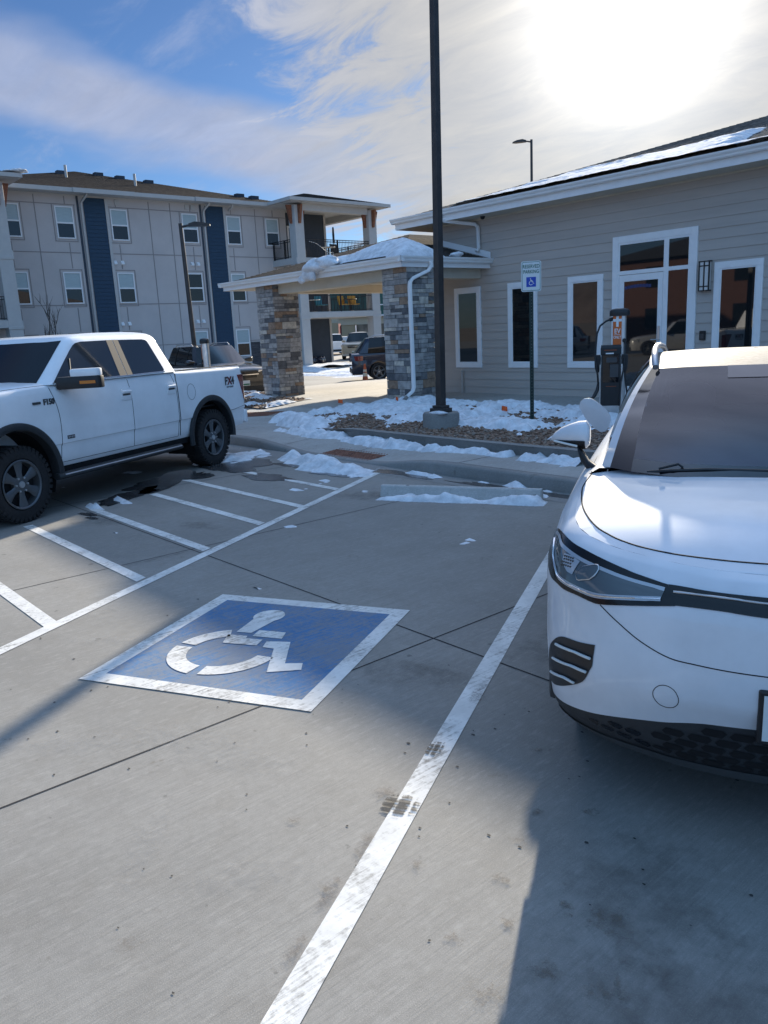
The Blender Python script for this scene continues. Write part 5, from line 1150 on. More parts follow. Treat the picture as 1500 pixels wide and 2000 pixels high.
for s in (1, -1):
    b = MB(); patch(b, snE, HI, LO, .004, 48, 8, s); hl = b.build('headlight', M['gloss_black'], ev, world=False, smooth=60)
    def hp(b, nm, m): o = b.build(nm, m, None, world=False, smooth=60); o.parent = hl
    b = MB(); patch(b, snE, up(DU, -.006), up(DL, .006), .0055, 40, 6, s); hp(b, 'headlight_lens', M['lens'])
    b = MB(); patch(b, snE, up(DU, .004), up(DU, -.012), .0075, 36, 2, s); patch(b, snE, up(DL, .010), up(DL, -.008), .0075, 40, 2, s); hp(b, 'light_guide', M['lens_in'])
    b = MB(); line(b, snE, up(DL, .001), .0028, .009, s, 40); hp(b, 'daytime_strip', M['chrome'])
    b = MB(); cx, cz = .716, .919
    ring = lambda rq, rz, off, n=24: [snE(L3(-.25, s * (cx + rq * cos(2 * pi * k / n) * (1 if cos(2 * pi * k / n) > 0 else .9)), cz + rz * max(-1, min(1, 1.25 * sin(2 * pi * k / n)))), off) for k in range(n)]
    b.loft([ring(.060, .036, .010), ring(.056, .032, .012)], True); hp(b, 'projector_ring', M['satin'])
    b = MB(); b.loft([ring(.056, .032, .0105), ring(.03, .02, .012), ring(.001, .001, .0125)], True); hp(b, 'projector_lens', M['lens'])
    b = MB(); patch(b, snE, [(-.375, .812, .950), (-.335, .785, .957), (-.295, .748, .946)], [(-.360, .815, .922), (-.315, .790, .895), (-.290, .768, .892)], .0085, 12, 6, s); hp(b, 'reflector', M['lens_in'])
    b = MB()
    for i in range(5):
        for j in range(4):
            u, v = (i + .5 + .5 * (j % 2)) / 6, (j + .5) / 4; p = Vector((-.365, .812, .938)).lerp(Vector((-.305, .765, .946)), u); p.z += -.052 * v + .012; c = snE(L3(p.x, s * p.y, p.z), .010)
            b.lathe([(0, .001), (.0045, .001), (.0045, 0)], 6, 'x', tuple(c))
    hp(b, 'reflector_cells', M['badge_dark'])
    VH = [(-.44, .890, .47), (-.40, .873, .545), (-.345, .848, .600), (-.287, .810, .640), (-.215, .735, .654), (-.168, .676, .666)]; VL = [(-.45, .893, .40), (-.41, .878, .385), (-.33, .838, .408), (-.26, .78, .450), (-.202, .721, .502), (-.170, .685, .58)]
    b = MB(); patch(b, snE, VH, VL, .003, 24, 8, s); vt = b.build('bumper_vent', M['black'], ev, world=False, smooth=60)
    b = MB()
    for P in ([(-.315, .825, .598), (-.219, .747, .612), (-.172, .688, .612)], [(-.34, .84, .528), (-.231, .76, .55), (-.182, .704, .553)], [(-.375, .855, .452), (-.277, .795, .479), (-.232, .752, .481)]): line(b, snE, P, .0055, .012, s, 14)
    o = b.build('vent_fin', M['plate_white'], None, world=False, smooth=60); o.parent = vt
    b = MB(); line(b, snE, [(-.179, .662, .819), (-.141, .6, .774), (-.101, .521, .724), (-.059, .426, .688), (-.038, .34, .68), (-.02, .242, .675), (-.011, .125, .672), (-.01, 0, .671)], .0022, 0, s)
    b.build('bumper_seam', M['void'], ev, world=False); b = MB()
    line(b, snE, [(-1.255, .805, 1.114), (-1.044, .82, 1.088), (-.901, .812, 1.076), (-.741, .79, 1.061), (-.606, .755, 1.048), (-.492, .709, 1.034), (-.423, .661, 1.024), (-.37, .61, 1.015), (-.32, .539, 1.007), (-.282, .455, 1.001), (-.257, .375, .998), (-.232, .247, .995), (-.221, .125, .994), (-.218, 0, .994)], .0036, 0, s, 60)
    b.build('bonnet_seam', M['void'], ev, world=False); b = MB()
    c0 = (.434, .540); b.tube([snE(L3(-.05, s * (c0[0] + .046 * cos(a)), c0[1] + .046 * sin(a)), 0) for a in [2 * pi * k / 28 for k in range(29)]], .0016, 5); b.build('tow_cap_seam', M['void'], ev, world=False)
    for dl in range(3):
        b = MB()
        line(b, snE, ([(-1.28, .935, 1.0), (-1.30, .93, .7), (-1.32, .93, .42)], [(-2.36, .93, 1.08), (-2.36, .93, .7), (-2.36, .93, .4)], [(-3.3, .93, 1.08), (-3.2, .93, .8), (-3.1, .93, .45)])[dl], .003, 0, s); b.build('door_seam', M['void'], ev, world=False)
    # door mirror
    st = [(.845, .055, 1.258, .048), (.862, .072, 1.262, .072), (.90, .080, 1.262, .069), (.945, .076, 1.258, .058), (.99, .062, 1.252, .044), (1.025, .042, 1.243, .026), (1.042, .02, 1.236, .010)]
    b = MB(); b.loft([[L3(-1.52 + rx * cos(a) - (q - .87) * .25, s * q, zc_ + rz * sin(a)) for a in [2 * pi * k / 20 for k in range(20)]] for q, rx, zc_, rz in st], True, True); mr = b.build('door_mirror', M['white_car'], ev, world=False, smooth=60)
    b = MB(); b.loft([[L3(-1.52 + (rx + .004) * cos(a) - (q - .87) * .25, s * q, zc_ + (rz + .005) * sin(a)) for a in [radians(198 + 144 * k / 10) for k in range(11)]] for q, rx, zc_, rz in st[1:-1]], False)
    b.loft([[L3(x + .05 * cos(a), s * (q + 0), z + rz * sin(a)) for a in [2 * pi * k / 10 for k in range(10)]] for x, q, z, rz in ((-1.38, .79, 1.10, .022), (-1.44, .84, 1.115, .03), (-1.50, .885, 1.16, .035), (-1.51, .90, 1.20, .03))], True, True); o = b.build('mirror_base', M['black'], None, world=False, smooth=60); o.parent = mr
    b = MB(); b.tube([L3(-1.448 - .012 * k, s * (.90 + .030 * k), 1.212 + .005 * k) for k in range(5)], .006, 6); o = b.build('mirror_indicator', M['plate_white'], None, world=False); o.parent = mr
    b = MB(); b.tube([L3(x, s * q, z) for x, q, z in ((-1.98, .555, 1.568), (-2.02, .56, 1.60), (-2.12, .565, 1.632), (-2.3, .57, 1.648), (-2.7, .575, 1.655), (-3.2, .57, 1.648), (-3.6, .555, 1.625), (-3.8, .545, 1.585))], .018, 10); b.build('roof_rail', M['satin'], ev, world=False, smooth=60)
b = MB()
TOP = [(-.135, .434, .927), (-.094, .284, .923), (-.076, .134, .921), (-.074, 0, .920)]; BOT = [(-.089, .411, .868), (-.061, .282, .870), (-.044, .134, .862), (-.042, 0, .861)]
for s in (1, -1): patch(b, snE, TOP, BOT, .0035, 24, 5, s)
bar = b.build('front_trim_bar', M['gloss_black'], ev, world=False, smooth=60)
b = MB()
for s in (1, -1): line(b, snE, [(-.112, .416, .908), (-.083, .283, .909), (-.064, .134, .904), (-.062, 0, .903)], .0042, .006, s, 24)
o = b.build('light_strip', M['satin'], None, world=False, smooth=60); o.parent = bar
b = MB(); sx_, sz_ = .074, .037
for j, z in enumerate((.425, .390, .355, .320, .287)):
    for i in range(-6, 7):
        q = (i + .5 * (j % 2)) * .092
        if abs(q) > .46 or z > zb_q(abs(q)) - .022: continue
        P = [(q - .042, z + .005), (q - .030, z + .0155), (q + .026, z + .0155), (q + .042, z - .002), (q + .031, z - .0135), (q - .026, z - .0145)]
        b.poly([snL(L3(-.04, u, v), .0035) for u, v in P])
b.build('grille_cells', M['void'], ev, world=False)
for s in (1, -1):
    b = MB()
    for j, z in enumerate((.385, .35, .315)):
        for i in range(4):
            q = .50 + i * .075 + .035 * (j % 2)
            if z > zb_q(q) - .03: continue
            P = [(q - .034, z + .003), (q - .026, z + .012), (q + .018, z + .012), (q + .034, z + .002), (q + .026, z - .010), (q - .018, z - .012)]; b.poly([snL(L3(-.15, s * u, v), .002) for u, v in P])
    b.build('blank_cells', M['frit'], ev, world=False)
b = MB()
for s in (1, -1): patch(b, snL, [(nose_x(q, .285) , q, .285) for q in (0, .2, .4, .6, .75, .84)], [(nose_x(q, .24), q, .242) for q in (0, .2, .4, .6, .75, .84)], .005, 30, 3, s)
b.build('front_lip', mat('grey_lip_plastic', (.05, .056, .06), .5), ev, world=False, smooth=60)
b = MB(); b.box((-.02, -.152, .435), (.004, .152, .628)); b.box((-.08, -.10, .45), (-.02, .10, .6)); pf = b.build('plate_frame', M['black'], ev, world=False, bevel=.008)
b = MB(); b.box((.0041, -.136, .452), (.007, .136, .612)); o = b.build('licence_plate', M['plate_white'], None, world=False); o.parent = pf
b = MB(); b.tube([snE(L3(-1.12, .55, 1.15), .012), snE(L3(-1.09, .44, 1.15), .02), L3(-1.08, .30, 1.165), L3(-1.06, .0, 1.165)], .008, 6); b.tube([snE(L3(-1.10, .50, 1.15), .03), L3(-1.10, .42, 1.185), L3(-1.10, .40, 1.17)], .006, 6); b.build('wiper', M['black'], ev, world=False)
b = MB()                                           # dark band along the foot of the windscreen
rows = [[L3(*gh(i, t, .003)) for i in range(0, 4)] for t in (0, .05, .10)]; rows = [[(p[0], -p[1], p[2]) for p in r[::-1][:-1]] + r for r in rows]; b.grid(rows)
rows = [[L3(*gh(i, t, .003)) for i in range(0, 2)] for t in (.86, .93, 1.0)]; b.grid([[(p[0], -p[1], p[2]) for p in r[::-1][:-1]] + r for r in rows]); b.build('windshield_frit', M['frit'], ev, world=False, smooth=60)
# cabin seen faintly through the windscreen
M['windshield'].use_nodes = True; wt = M['windshield'].node_tree; wp = wt.nodes['Principled BSDF']; wtr = N(wt, 'ShaderNodeBsdfTransparent'); wtr.inputs[0].default_value = (.62, .60, .68, 1); wmx = N(wt, 'ShaderNodeMixShader'); wmx.inputs[0].default_value = .58
wt.links.new(wtr.outputs[0], wmx.inputs[1]); wt.links.new(wp.outputs[0], wmx.inputs[2]); wt.links.new(wmx.outputs[0], wt.nodes['Material Output'].inputs[0])
b = MB(); b.loft([[(x, y, z) for y in (-.70, .70)] for x, z in ((-1.06, 1.10), (-1.30, 1.12), (-1.62, 1.08), (-1.70, .98), (-1.75, .70), (-4.2, .70), (-4.25, 1.2))], False); b.build('dashboard', M['black'], ev, world=False)
M['seat'] = mat('grey_seat_cloth', (.16, .16, .18), .8)
for s in (1, -1):
    b = MB(); b.loft([[(x + .07 * cos(a), s * .37 + w * sin(a), z) for a in [2 * pi * k / 20 for k in range(20)]] for x, w, z in ((-2.30, .24, .70), (-2.36, .25, .95), (-2.42, .23, 1.15), (-2.46, .17, 1.23), (-2.47, .06, 1.25))], True, True); b.build('front_seat', M['seat'], ev, world=False, smooth=60)
    b = MB(); b.loft([[(x + .06 * cos(a), s * .37 + w * sin(a), z) for a in [2 * pi * k / 16 for k in range(16)]] for x, w, z in ((-2.46, .10, 1.24), (-2.47, .135, 1.30), (-2.49, .13, 1.40), (-2.50, .08, 1.44))], True, True); b.build('headrest', M['seat'], ev, world=False, smooth=60)
# open charging flap on the right rear wing
FP = [(1.150, 1.195), (1.138, 1.230), (1.112, 1.253), (1.08, 1.257), (1.05, 1.250), (.99, 1.205), (.935, 1.15), (.917, 1.115), (.915, 1.08), (.930, 1.03), (.955, .998), (.99, .995), (1.037, 1.026), (1.10, 1.10)]
b = MB(); b.prism([L3(-3.62, q, z) for q, z in FP], (-.012, 0, 0)); b.build('charging_flap', M['white_car'], ev, world=False, bevel=.003, smooth=40)
def wheel(parent, x, y, z, R, w, rimr, side, spokes=5, m_rim=None, lug=0, seed=0):
    """tyre and rim as children of an Empty-less wheel mesh; side = +1 when the outer face looks along +y"""
    h = w / 2; b = MB()
    b.lathe([(rimr, -h * .8), (rimr + .02, -h * .95), (R * .86, -h), (R * .96, -h * .92), (R, -h * .7), (R, h * .7), (R * .96, h * .92), (R * .86, h), (rimr + .02, h * .95), (rimr, h * .8)], 56, 'y', (x, y, z))
    if lug:
        for k in range(lug):
            a = 2 * pi * k / lug
            for sy, da in ((-1, 0), (1, pi / lug), (0, .5 * pi / lug)):
                c = Vector((x + R * cos(a + da), y + sy * h * .74, z + R * sin(a + da))); e = Vector((cos(a + da), 0, sin(a + da))); t_ = Vector((-sin(a + da), 0, cos(a + da)))
                b.obox(c, t_ * (R * pi / lug * .62), Vector((0, h * (.26 if sy else .3), 0)), e * .006)
                if sy: b.obox(Vector((x + R * .93 * cos(a + da), y + sy * h * .965, z + R * .93 * sin(a + da))), t_ * (R * pi / lug * .55), Vector((0, h * .05, 0)), e * .018)
    tyre = b.build('wheel', M['tyre'], parent, world=False, smooth=35)
    b = MB(); f = side * h
    b.lathe([(rimr + .004, f * .97), (rimr - .006, f * 1.0), (rimr - .022, f * .93), (rimr - .03, f * .5), (rimr * .9, -f * .6)], 48, 'y', (x, y, z))
    b.lathe([(0, f * .86), (.055, f * .86), (.085, f * .80), (.09, f * .4)], 24, 'y', (x, y, z))
    for k in range(spokes):
        a = 2 * pi * k / spokes + pi / 2; e = Vector((cos(a), 0, sin(a))); t_ = Vector((-sin(a), 0, cos(a))); c0 = Vector((x, y, z)); Y = Vector((0, f, 0))
        w0, w1 = (.036, .066) if spokes == 6 else (.03, .045)
        b.loft([[c0 + e * r - t_ * ww + Y * d0, c0 + e * r - t_ * ww * .55 + Y * (d0 + .09), c0 + e * r + t_ * ww * .55 + Y * (d0 + .09), c0 + e * r + t_ * ww + Y * d0, c0 + e * r + Y * (d0 - .2)] for r, ww, d0 in ((.05, w0, .78), (rimr * .5, w0 * 1.1, .74), (rimr * .8, w1 * .9, .76), (rimr - .012, w1, .80))], True, True)
    r_ = b.build('rim', m_rim or M['rim'], None, world=False, smooth=35); r_.parent = tyre
    b = MB(); b.lathe([(0, f * .30), (rimr - .02, f * .30)], 32, 'y', (x, y, z)); b.lathe([(0, f * .22), (rimr * .62, f * .22), (rimr * .62, f * .36)], 32, 'y', (x, y, z)); d_ = b.build('brake_disc', M['rim_dark'], None, world=False); d_.parent = tyre
    b = MB()
    for k in range(6 if spokes == 6 else 5): a = 2 * pi * k / (6 if spokes == 6 else 5) + pi / 6 + pi / 2; b.lathe([(0, f * .98), (.012, f * .95), (.012, f * .7)], 8, 'y', (x + .078 * cos(a), y, z + .078 * sin(a)))
    b.lathe([(0, f * .96), (.034, f * .95), (.038, f * .86)], 18, 'y', (x, y, z)); n_ = b.build('hub', M['satin'], None, world=False, smooth=40); n_.parent = tyre
    return tyre
for cx in (-.865, -3.631):
    for s in (1, -1): wheel(ev, cx - (.05 if cx > -1 else 0), s * (.735 if cx > -1 else .79), .345, .345, .235, .25, s)

# ================================================================== WHITE PICKUP (left); local frame: x forward, y to its left (the side we see), z up
TK_HD = radians(-62.1); TK_LOC = (-9.68 - .8838 * 1.0, 3.94 - .4679 * 1.0)
tk = empty('pickup_truck', (TK_LOC[0], TK_LOC[1], 0), TK_HD, 'white crew cab pickup on large dark tyres parked at the left edge in the shade', 'pickup truck')
SIDE = [(.50, .93), (.55, .958), (.62, .970), (.70, .978), (.742, .982), (.757, .986), (.765, .9965), (.80, .999), (.90, 1.0), (1.0, 1.001), (1.10, 1.0), (1.20, .996), (1.28, .988), (1.34, .976)]
def ztk(s): return pch([(-3.0, 1.405), (-1.25, 1.43), (-1.0, 1.445), (1.1, 1.445), (1.6, 1.425), (2.2, 1.37), (2.5, 1.30), (2.64, 1.20)])(s)
def wtk(s): return pch([(-3.0, .975), (-2.9, .995), (-2.6, 1.0), (1.4, 1.0), (2.1, .985), (2.45, .95), (2.64, .88)])(s)
def ring(s):
    zt, w = ztk(s), wtk(s); P = [(y * w, z) for z, y in SIDE if z < zt - .05]
    bed = s < -1.245
    P += [(.972 * w, zt - .045), (.962 * w, zt - .02), (.945 * w, zt - .003), (.92 * w, zt)] if bed else [(.965 * w, zt - .045), (.945 * w, zt - .018), (.91 * w, zt), (.86 * w, zt + .012)]
    while len(P) < 18: P.insert(len(P) - 4, ((P[-5][0] + P[-4][0]) / 2, (P[-5][1] + P[-4][1]) / 2))
    cr = 0 if bed else .045 if s > 1.0 else .02
    P += [(.6 * w, zt + cr * .8), (.25 * w, zt + cr)]
    return [(s, y, z) for y, z in P] + [(s, -y, z) for y, z in P[::-1]]
ST = [-2.985, -2.97, -2.93, -2.8, -2.5, -2.02, -1.6, -1.25, -1.24, -1.0, -.5, 0, .5, 1.0, 1.15, 1.4, 1.67, 1.9, 2.1, 2.3, 2.45, 2.55, 2.62, 2.64]
b = MB(); b.loft([ring(s) for s in ST], True, True); tb = b.build('body', M['white_truck'], tk, world=False, smooth=32)
cs_ = []
for cx, cz, r in ((1.666, .46, .545), (-2.02, .45, .525)):
    for s in (-1, 1): b = cyl((cx, 0, cz), r, s * .55, s * 1.2, 64); c = b.build('cut', M['void'], None, world=False); c.matrix_world = tk.matrix_world; cs_.append(c)
b = MB(); b.box((-2.90, -.86, .85), (-1.33, .86, 2.0)); c = b.build('cut', M['void'], None, world=False); c.matrix_world = tk.matrix_world; cs_.append(c)
boolean(tb, cs_)
b = MB(); b.box((-2.898, -.858, .86), (-1.332, .858, .88)); b.build('bed_floor', M['cladding'], tk, world=False)
b = MB(); b.box((-2.95, .875, 1.428), (-1.30, .935, 1.442)); b.box((-2.95, -.935, 1.428), (-1.30, -.875, 1.442)); b.build('bed_rail_cap', M['cladding'], tk, world=False, bevel=.004)
# cab
def ty(z): return .985 - max(0, z - 1.43) * .42
CZ_ = [(1.43, 1.10, 1.40, -1.285), (1.55, .93, 1.22, -1.25), (1.70, .73, 1.0, -1.205), (1.84, .545, .80, -1.165), (1.90, .47, .72, -1.145), (1.935, .42, .66, -1.12), (1.958, .36, .58, -1.09), (1.972, .26, .46, -1.03), (1.982, .12, .30, -.95), (1.990, -.15, -.05, -.75)]
def cring(z, sc, s0, sr):
    y = ty(min(z, 1.90)) - max(0, z - 1.90) * 1.0 - max(0, z - 1.95) * 2.6; y = max(y, .30)
    H_ = [(s0, 0), (s0 - .01, .25 * y), (s0 - .05, .50 * y), (s0 - .13, .72 * y), (sc + .06, .90 * y), (sc + .01, .965 * y), (sc - .05, y), (.2 if sc > .3 else sc - .1, y), (-.26, y), (-.6, y), (sr + .10, y), (sr + .03, .985 * y), (sr, .93 * y), (sr - .01, .5 * y), (sr - .012, 0)]
    return [(s, q, z) for s, q in H_] + [(s, -q, z) for s, q in H_[::-1][1:-1]]
b = MB(); R_ = [cring(*c) for c in CZ_]; b.loft(R_, True); b.poly([p for p in R_[-1]]); cab = b.build('cab', M['white_truck'], tk, world=False, smooth=38)
snB = snapper([tb]); snC = snapper([cab])
def SD(P, y=None): return [(s, (y if y is not None else ty(z)), z) for s, z in P]
def sidepoly(name, P, m, off, sides=(1, -1), parent=None):
    b = MB()
    for s in sides:
        Q = [(x, s * (ty(z) + off), z) for x, z in P]; In = [(x, s * (ty(z) - .012), z) for x, z in P]; n = len(Q)
        b.add(Q + In, [tuple(range(n))] + [(i, (i + 1) % n, n + (i + 1) % n, n + i) for i in range(n)])
    o = b.build(name, m, parent or tk, world=False); return o
FW = [(1.005, 1.452), (.90, 1.53), (.78, 1.62), (.67, 1.70), (.53, 1.80), (.455, 1.848), (.40, 1.872), (.30, 1.888), (-.145, 1.892), (-.150, 1.86), (-.118, 1.452)]
RW = [(-.375, 1.890), (-.84, 1.886), (-.90, 1.878), (-.93, 1.86), (-.945, 1.82), (-1.02, 1.50), (-1.022, 1.468), (-1.0, 1.455), (-.362, 1.452)]
for s in (1, -1):
    sidepoly('side_window', FW, M['truckglass'], .003, (s,)); sidepoly('side_window', RW, M['truckglass'], .003, (s,))
for s in (1, -1):
    sidepoly('pillar_trim', [(-.150, 1.893), (-.265, 1.893), (-.245, 1.452), (-.115, 1.452)], M['iron'], .0045, (s,)); sidepoly('door_post_trim', [(-.275, 1.893), (-.37, 1.892), (-.358, 1.452), (-.255, 1.452)], M['iron'], .0045, (s,))
def offs(P, d): 
    c = Vector((sum(p[0] for p in P) / len(P), sum(p[1] for p in P) / len(P))); return [tuple(c + (Vector(p) - c) * (1 + d)) for p in P]
b = MB()
for s in (1, -1): b.tube([(x, s * (ty(z) + .004), z) for x, z in ((1.03, 1.447), (.4, 1.447), (-.3, 1.447), (-1.02, 1.45))], .006, 6)
b.build('window_trim', M['chrome'], tk, world=False)
b = MB(); b.tube([(.72, ty(1.48) + .005, 1.46), (.66, ty(1.6) + .005, 1.60), (.62, ty(1.68) + .006, 1.70)], .010, 6); b.build('window_divider', M['black'], tk, world=False)
b = MB(); rows = []
for k in range(9):
    t = k / 8; z = 1.452 + (1.888 - 1.452) * t; row = []
    for i in range(-10, 11):
        u = i / 10 * .885; y = ty(z) * u; a = abs(u)
        sc = 1.10 - (z - 1.43) * 1.345; s0 = sc + .30 - .02 * t - .04 * t; row.append(snC((s0 - .28 * a ** 2.2, y, z), .005))
    rows.append(row)
b.grid(rows); b.build('windshield', M['carglass'], tk, world=False, smooth=60)
# door and panel gaps
def tl(P, r=.0035, off=0.0): b = MB(); line(b, snB, [(x, -y, z) for x, y, z in P], r, off, 1, 30, 6); b.build('panel_seam', M['void'], tk, world=False)
for s in (1, -1):
    tl([(1.085, s * 1.0, 1.43), (1.05, s * 1.0, 1.30), (1.012, s * 1.0, 1.12), (1.005, s * 1.0, .95), (1.02, s * 1.0, .75), (1.035, s * .97, .55)]); tl([(-.245, s * 1.0, 1.43), (-.262, s * 1.0, 1.2), (-.258, s * 1.0, .9), (-.25, s * .97, .53)])
    tl([(-1.235, s * 1.0, 1.42), (-1.24, s * 1.0, 1.0), (-1.245, s * .97, .53)], .007); tl([(-1.155, s * 1.0, 1.42), (-1.205, s * 1.0, 1.2), (-1.215, s * 1.0, .8), (-1.20, s * .97, .53)], .0035)
    tl([(1.03, s * .97, .538), (0, s * .97, .53), (-1.2, s * .97, .525)], .003); tl([(-2.975, s * .99, 1.38), (-2.975, s * .99, .80), (-2.55, s * .99, .757)], .003)
    b = MB(); b.tube([snB((-1.555 + .098 * cos(a), s * 1.0, 1.128 + .112 * sin(a)), 0) for a in [2 * pi * k / 30 for k in range(31)]], .0028, 5); b.build('fuel_door_seam', M['void'], tk, world=False)
    tl([(1.10, s * .93, 1.44), (1.6, s * .90, 1.42), (2.2, s * .86, 1.38)], .0035)
for s in (1, -1):                                  # black wheel-arch flares
    for cx, cz, r in ((1.666, .46, .540), (-2.02, .45, .520)):
        b = MB()
        A = [radians(-8 + 196 * k / 40) for k in range(41)]
        b.loft([[(cx + (r + dr) * cos(a), s * y, cz + (r + dr) * sin(a)) for dr, y in ((-.012, .90), (-.006, 1.012), (.01, 1.022), (.05, 1.020), (.072, 1.008), (.074, .985))] for a in A], False)
        b.build('wheel_arch_flare', M['cladding'], tk, world=False, smooth=40)
for cx, cz, r in ((1.666, .46, .535), (-2.02, .45, .515)):
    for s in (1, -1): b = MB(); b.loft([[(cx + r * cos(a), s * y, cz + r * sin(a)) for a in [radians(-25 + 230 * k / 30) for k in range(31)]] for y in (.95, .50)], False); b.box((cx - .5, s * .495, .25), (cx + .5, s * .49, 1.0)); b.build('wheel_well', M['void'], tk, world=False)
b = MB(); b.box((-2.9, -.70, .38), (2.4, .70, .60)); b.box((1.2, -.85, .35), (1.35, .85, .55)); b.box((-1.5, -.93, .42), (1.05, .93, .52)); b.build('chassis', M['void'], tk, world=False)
for s in (1, -1):
    b = MB(); b.loft([[(x, s * (.985 + w * cos(a)), .405 + .038 * sin(a)) for a in [2 * pi * k / 16 for k in range(16)]] for x, w in ((1.16, .05), (1.12, .085), (.5, .09), (-.5, .09), (-1.14, .085), (-1.18, .05))], True, True); sb = b.build('running_board', M['cladding'], tk, world=False, smooth=50)
    b = MB(); b.tube([(1.1, s * 1.058, .422), (-1.12, s * 1.058, .422)], .010, 6); o = b.build('running_board_strip', M['satin'], None, world=False); o.parent = sb
    for hx, hz in ((-.160, 1.222), (-1.095, 1.214)):
        b = MB(); b.prism([(hx + u, s * .992, hz + v) for u, v in rrect(.185, .150, .02)], (0, s * .016, 0)); hd_ = b.build('door_handle', M['white_truck'], tk, world=False, bevel=.004, smooth=40)
        b = MB(); b.loft([[(hx - .08, s * (1.008 + d), hz + .028 + z_) for d, z_ in ((0, -.018), (.022, -.014), (.026, .010), (.0, .02))], [(hx + .08, s * (1.008 + d), hz + .028 + z_) for d, z_ in ((0, -.018), (.022, -.014), (.026, .010), (.0, .02))]], True, True); o = b.build('handle_grip', M['white_truck'], None, world=False, bevel=.003); o.parent = hd_
        b = MB(); b.box((hx - .07, s * 1.0085, hz - .018), (hx + .07, s * 1.0095, hz + .004)); o = b.build('handle_recess', M['badge_dark'], None, world=False); o.parent = hd_
    # mirror
    b = MB(); b.prism([(x, s * y, 1.365) for x, y in ((.985, .985), (.955, 1.03), (.730, 1.365), (.70, 1.375), (.62, 1.36), (.66, 1.20), (.80, .985))], (0, 0, .138)); mm_ = b.build('door_mirror', M['black'], tk, world=False, bevel=.018, smooth=40)
    b = MB(); b.prism([(x, s * y, 1.4995) for x, y in ((.895, 1.115), (.735, 1.355), (.70, 1.372), (.63, 1.355), (.65, 1.21), (.74, 1.10))], (0, 0, .088)); o = b.build('mirror_cap', M['white_truck'], None, world=False, bevel=.03, smooth=50); o.parent = mm_
    if s > 0:
        d_ = (Vector((.730, 1.365, 0)) - Vector((.955, 1.03, 0))).normalized(); n_ = Vector((d_.y, -d_.x, 0)); b = MB(); c_ = Vector((.795, 1.268, 1.435)) + n_ * .004; b.obox(c_, d_ * .085, n_ * .004, Vector((0, 0, .017))); o = b.build('turn_signal', M['amber'], None, world=False); o.parent = mm_
    # lamps
    b = MB(); b.prism([(x, s * (1.003 if x > -2.97 else .985), z) for x, z in ((-2.815, 1.285), (-2.992, 1.285), (-2.992, .90), (-2.955, .905), (-2.90, 1.05))], (0, -s * .03, 0)); b.box((-2.994, s * .80, .92), (-2.988, s * .985, 1.27)); b.build('tail_light', M['red_lens'], tk, world=False, bevel=.004)
    b = MB(); b.box((2.52, s * .62, 1.0), (2.66, s * .86, 1.25)); b.build('headlight', M['clear_lens'], tk, world=False, bevel=.02)
    wheel(tk, 1.666, s * .862, .415, .412, .275, .265, s, 6, lug=40); wheel(tk, -2.02, s * .862, .412, .410, .275, .265, s, 6, lug=40)
b = MB(); b.loft([[(x, y * w_, z) for x, z in ((-2.96, .55), (-2.98, .70), (-3.02, .725), (-3.06, .715), (-3.065, .54), (-3.03, .515))] for y, w_ in ((-.97, 1), (-.9, 1), (.9, 1), (.97, 1))], True, True); b.build('rear_bumper', M['white_truck'], tk, world=False, bevel=.012, smooth=40)
b = MB(); b.box((2.60, -.58, .92), (2.70, .58, 1.22)); b.build('grille', M['chrome'], tk, world=False, bevel=.02)
b = MB(); b.box((2.55, -.92, .50), (2.74, .92, .78)); b.build('front_bumper', M['chrome'], tk, world=False, bevel=.03)
# badges
def fside(x, z, y=1.0015): return frame_m((x, y, z), (-1, 0, 0), (0, 0, 1))
b = text_mb('F150', .088, fside(1.135, 1.248, .997), .004, .003, .95); b.box((1.375, .996, 1.236), (1.262, 1.004, 1.262)); b.build('fender_badge', M['badge_dark'], tk, world=False)
b = text_mb('F', .165, fside(-2.475, 1.205, 1.002), .0008, .006, .95); text_mb('4', .165, fside(-2.66, 1.205, 1.002), .0008, .006, .95, mb=b); fx = b.build('side_decal', M['badge_dark'], tk, world=False)
b = text_mb('X', .165, fside(-2.57, 1.205, 1.002), .0012, .006, 1.0); o = b.build('decal_red_letter', M['badge_red'], None, world=False); o.parent = fx
b = text_mb('OFF ROAD', .034, fside(-2.57, 1.118, 1.002), .0008, .001, 1.15); o = b.build('decal_small_text', M['badge_dark'], None, world=False); o.parent = fx
b = MB(); b.box((.93, .997, .805), (.815, 1.004, .845)); bd_ = b.build('door_badge', M['badge_dark'], tk, world=False)
b = MB()
for k in range(4): b.box((.920 - .026 * k, 1.0041, .815 + .004 * (k % 2)), (.905 - .026 * k, 1.006, .836))
o = b.build('badge_marks', M['satin'], None, world=False); o.parent = bd_

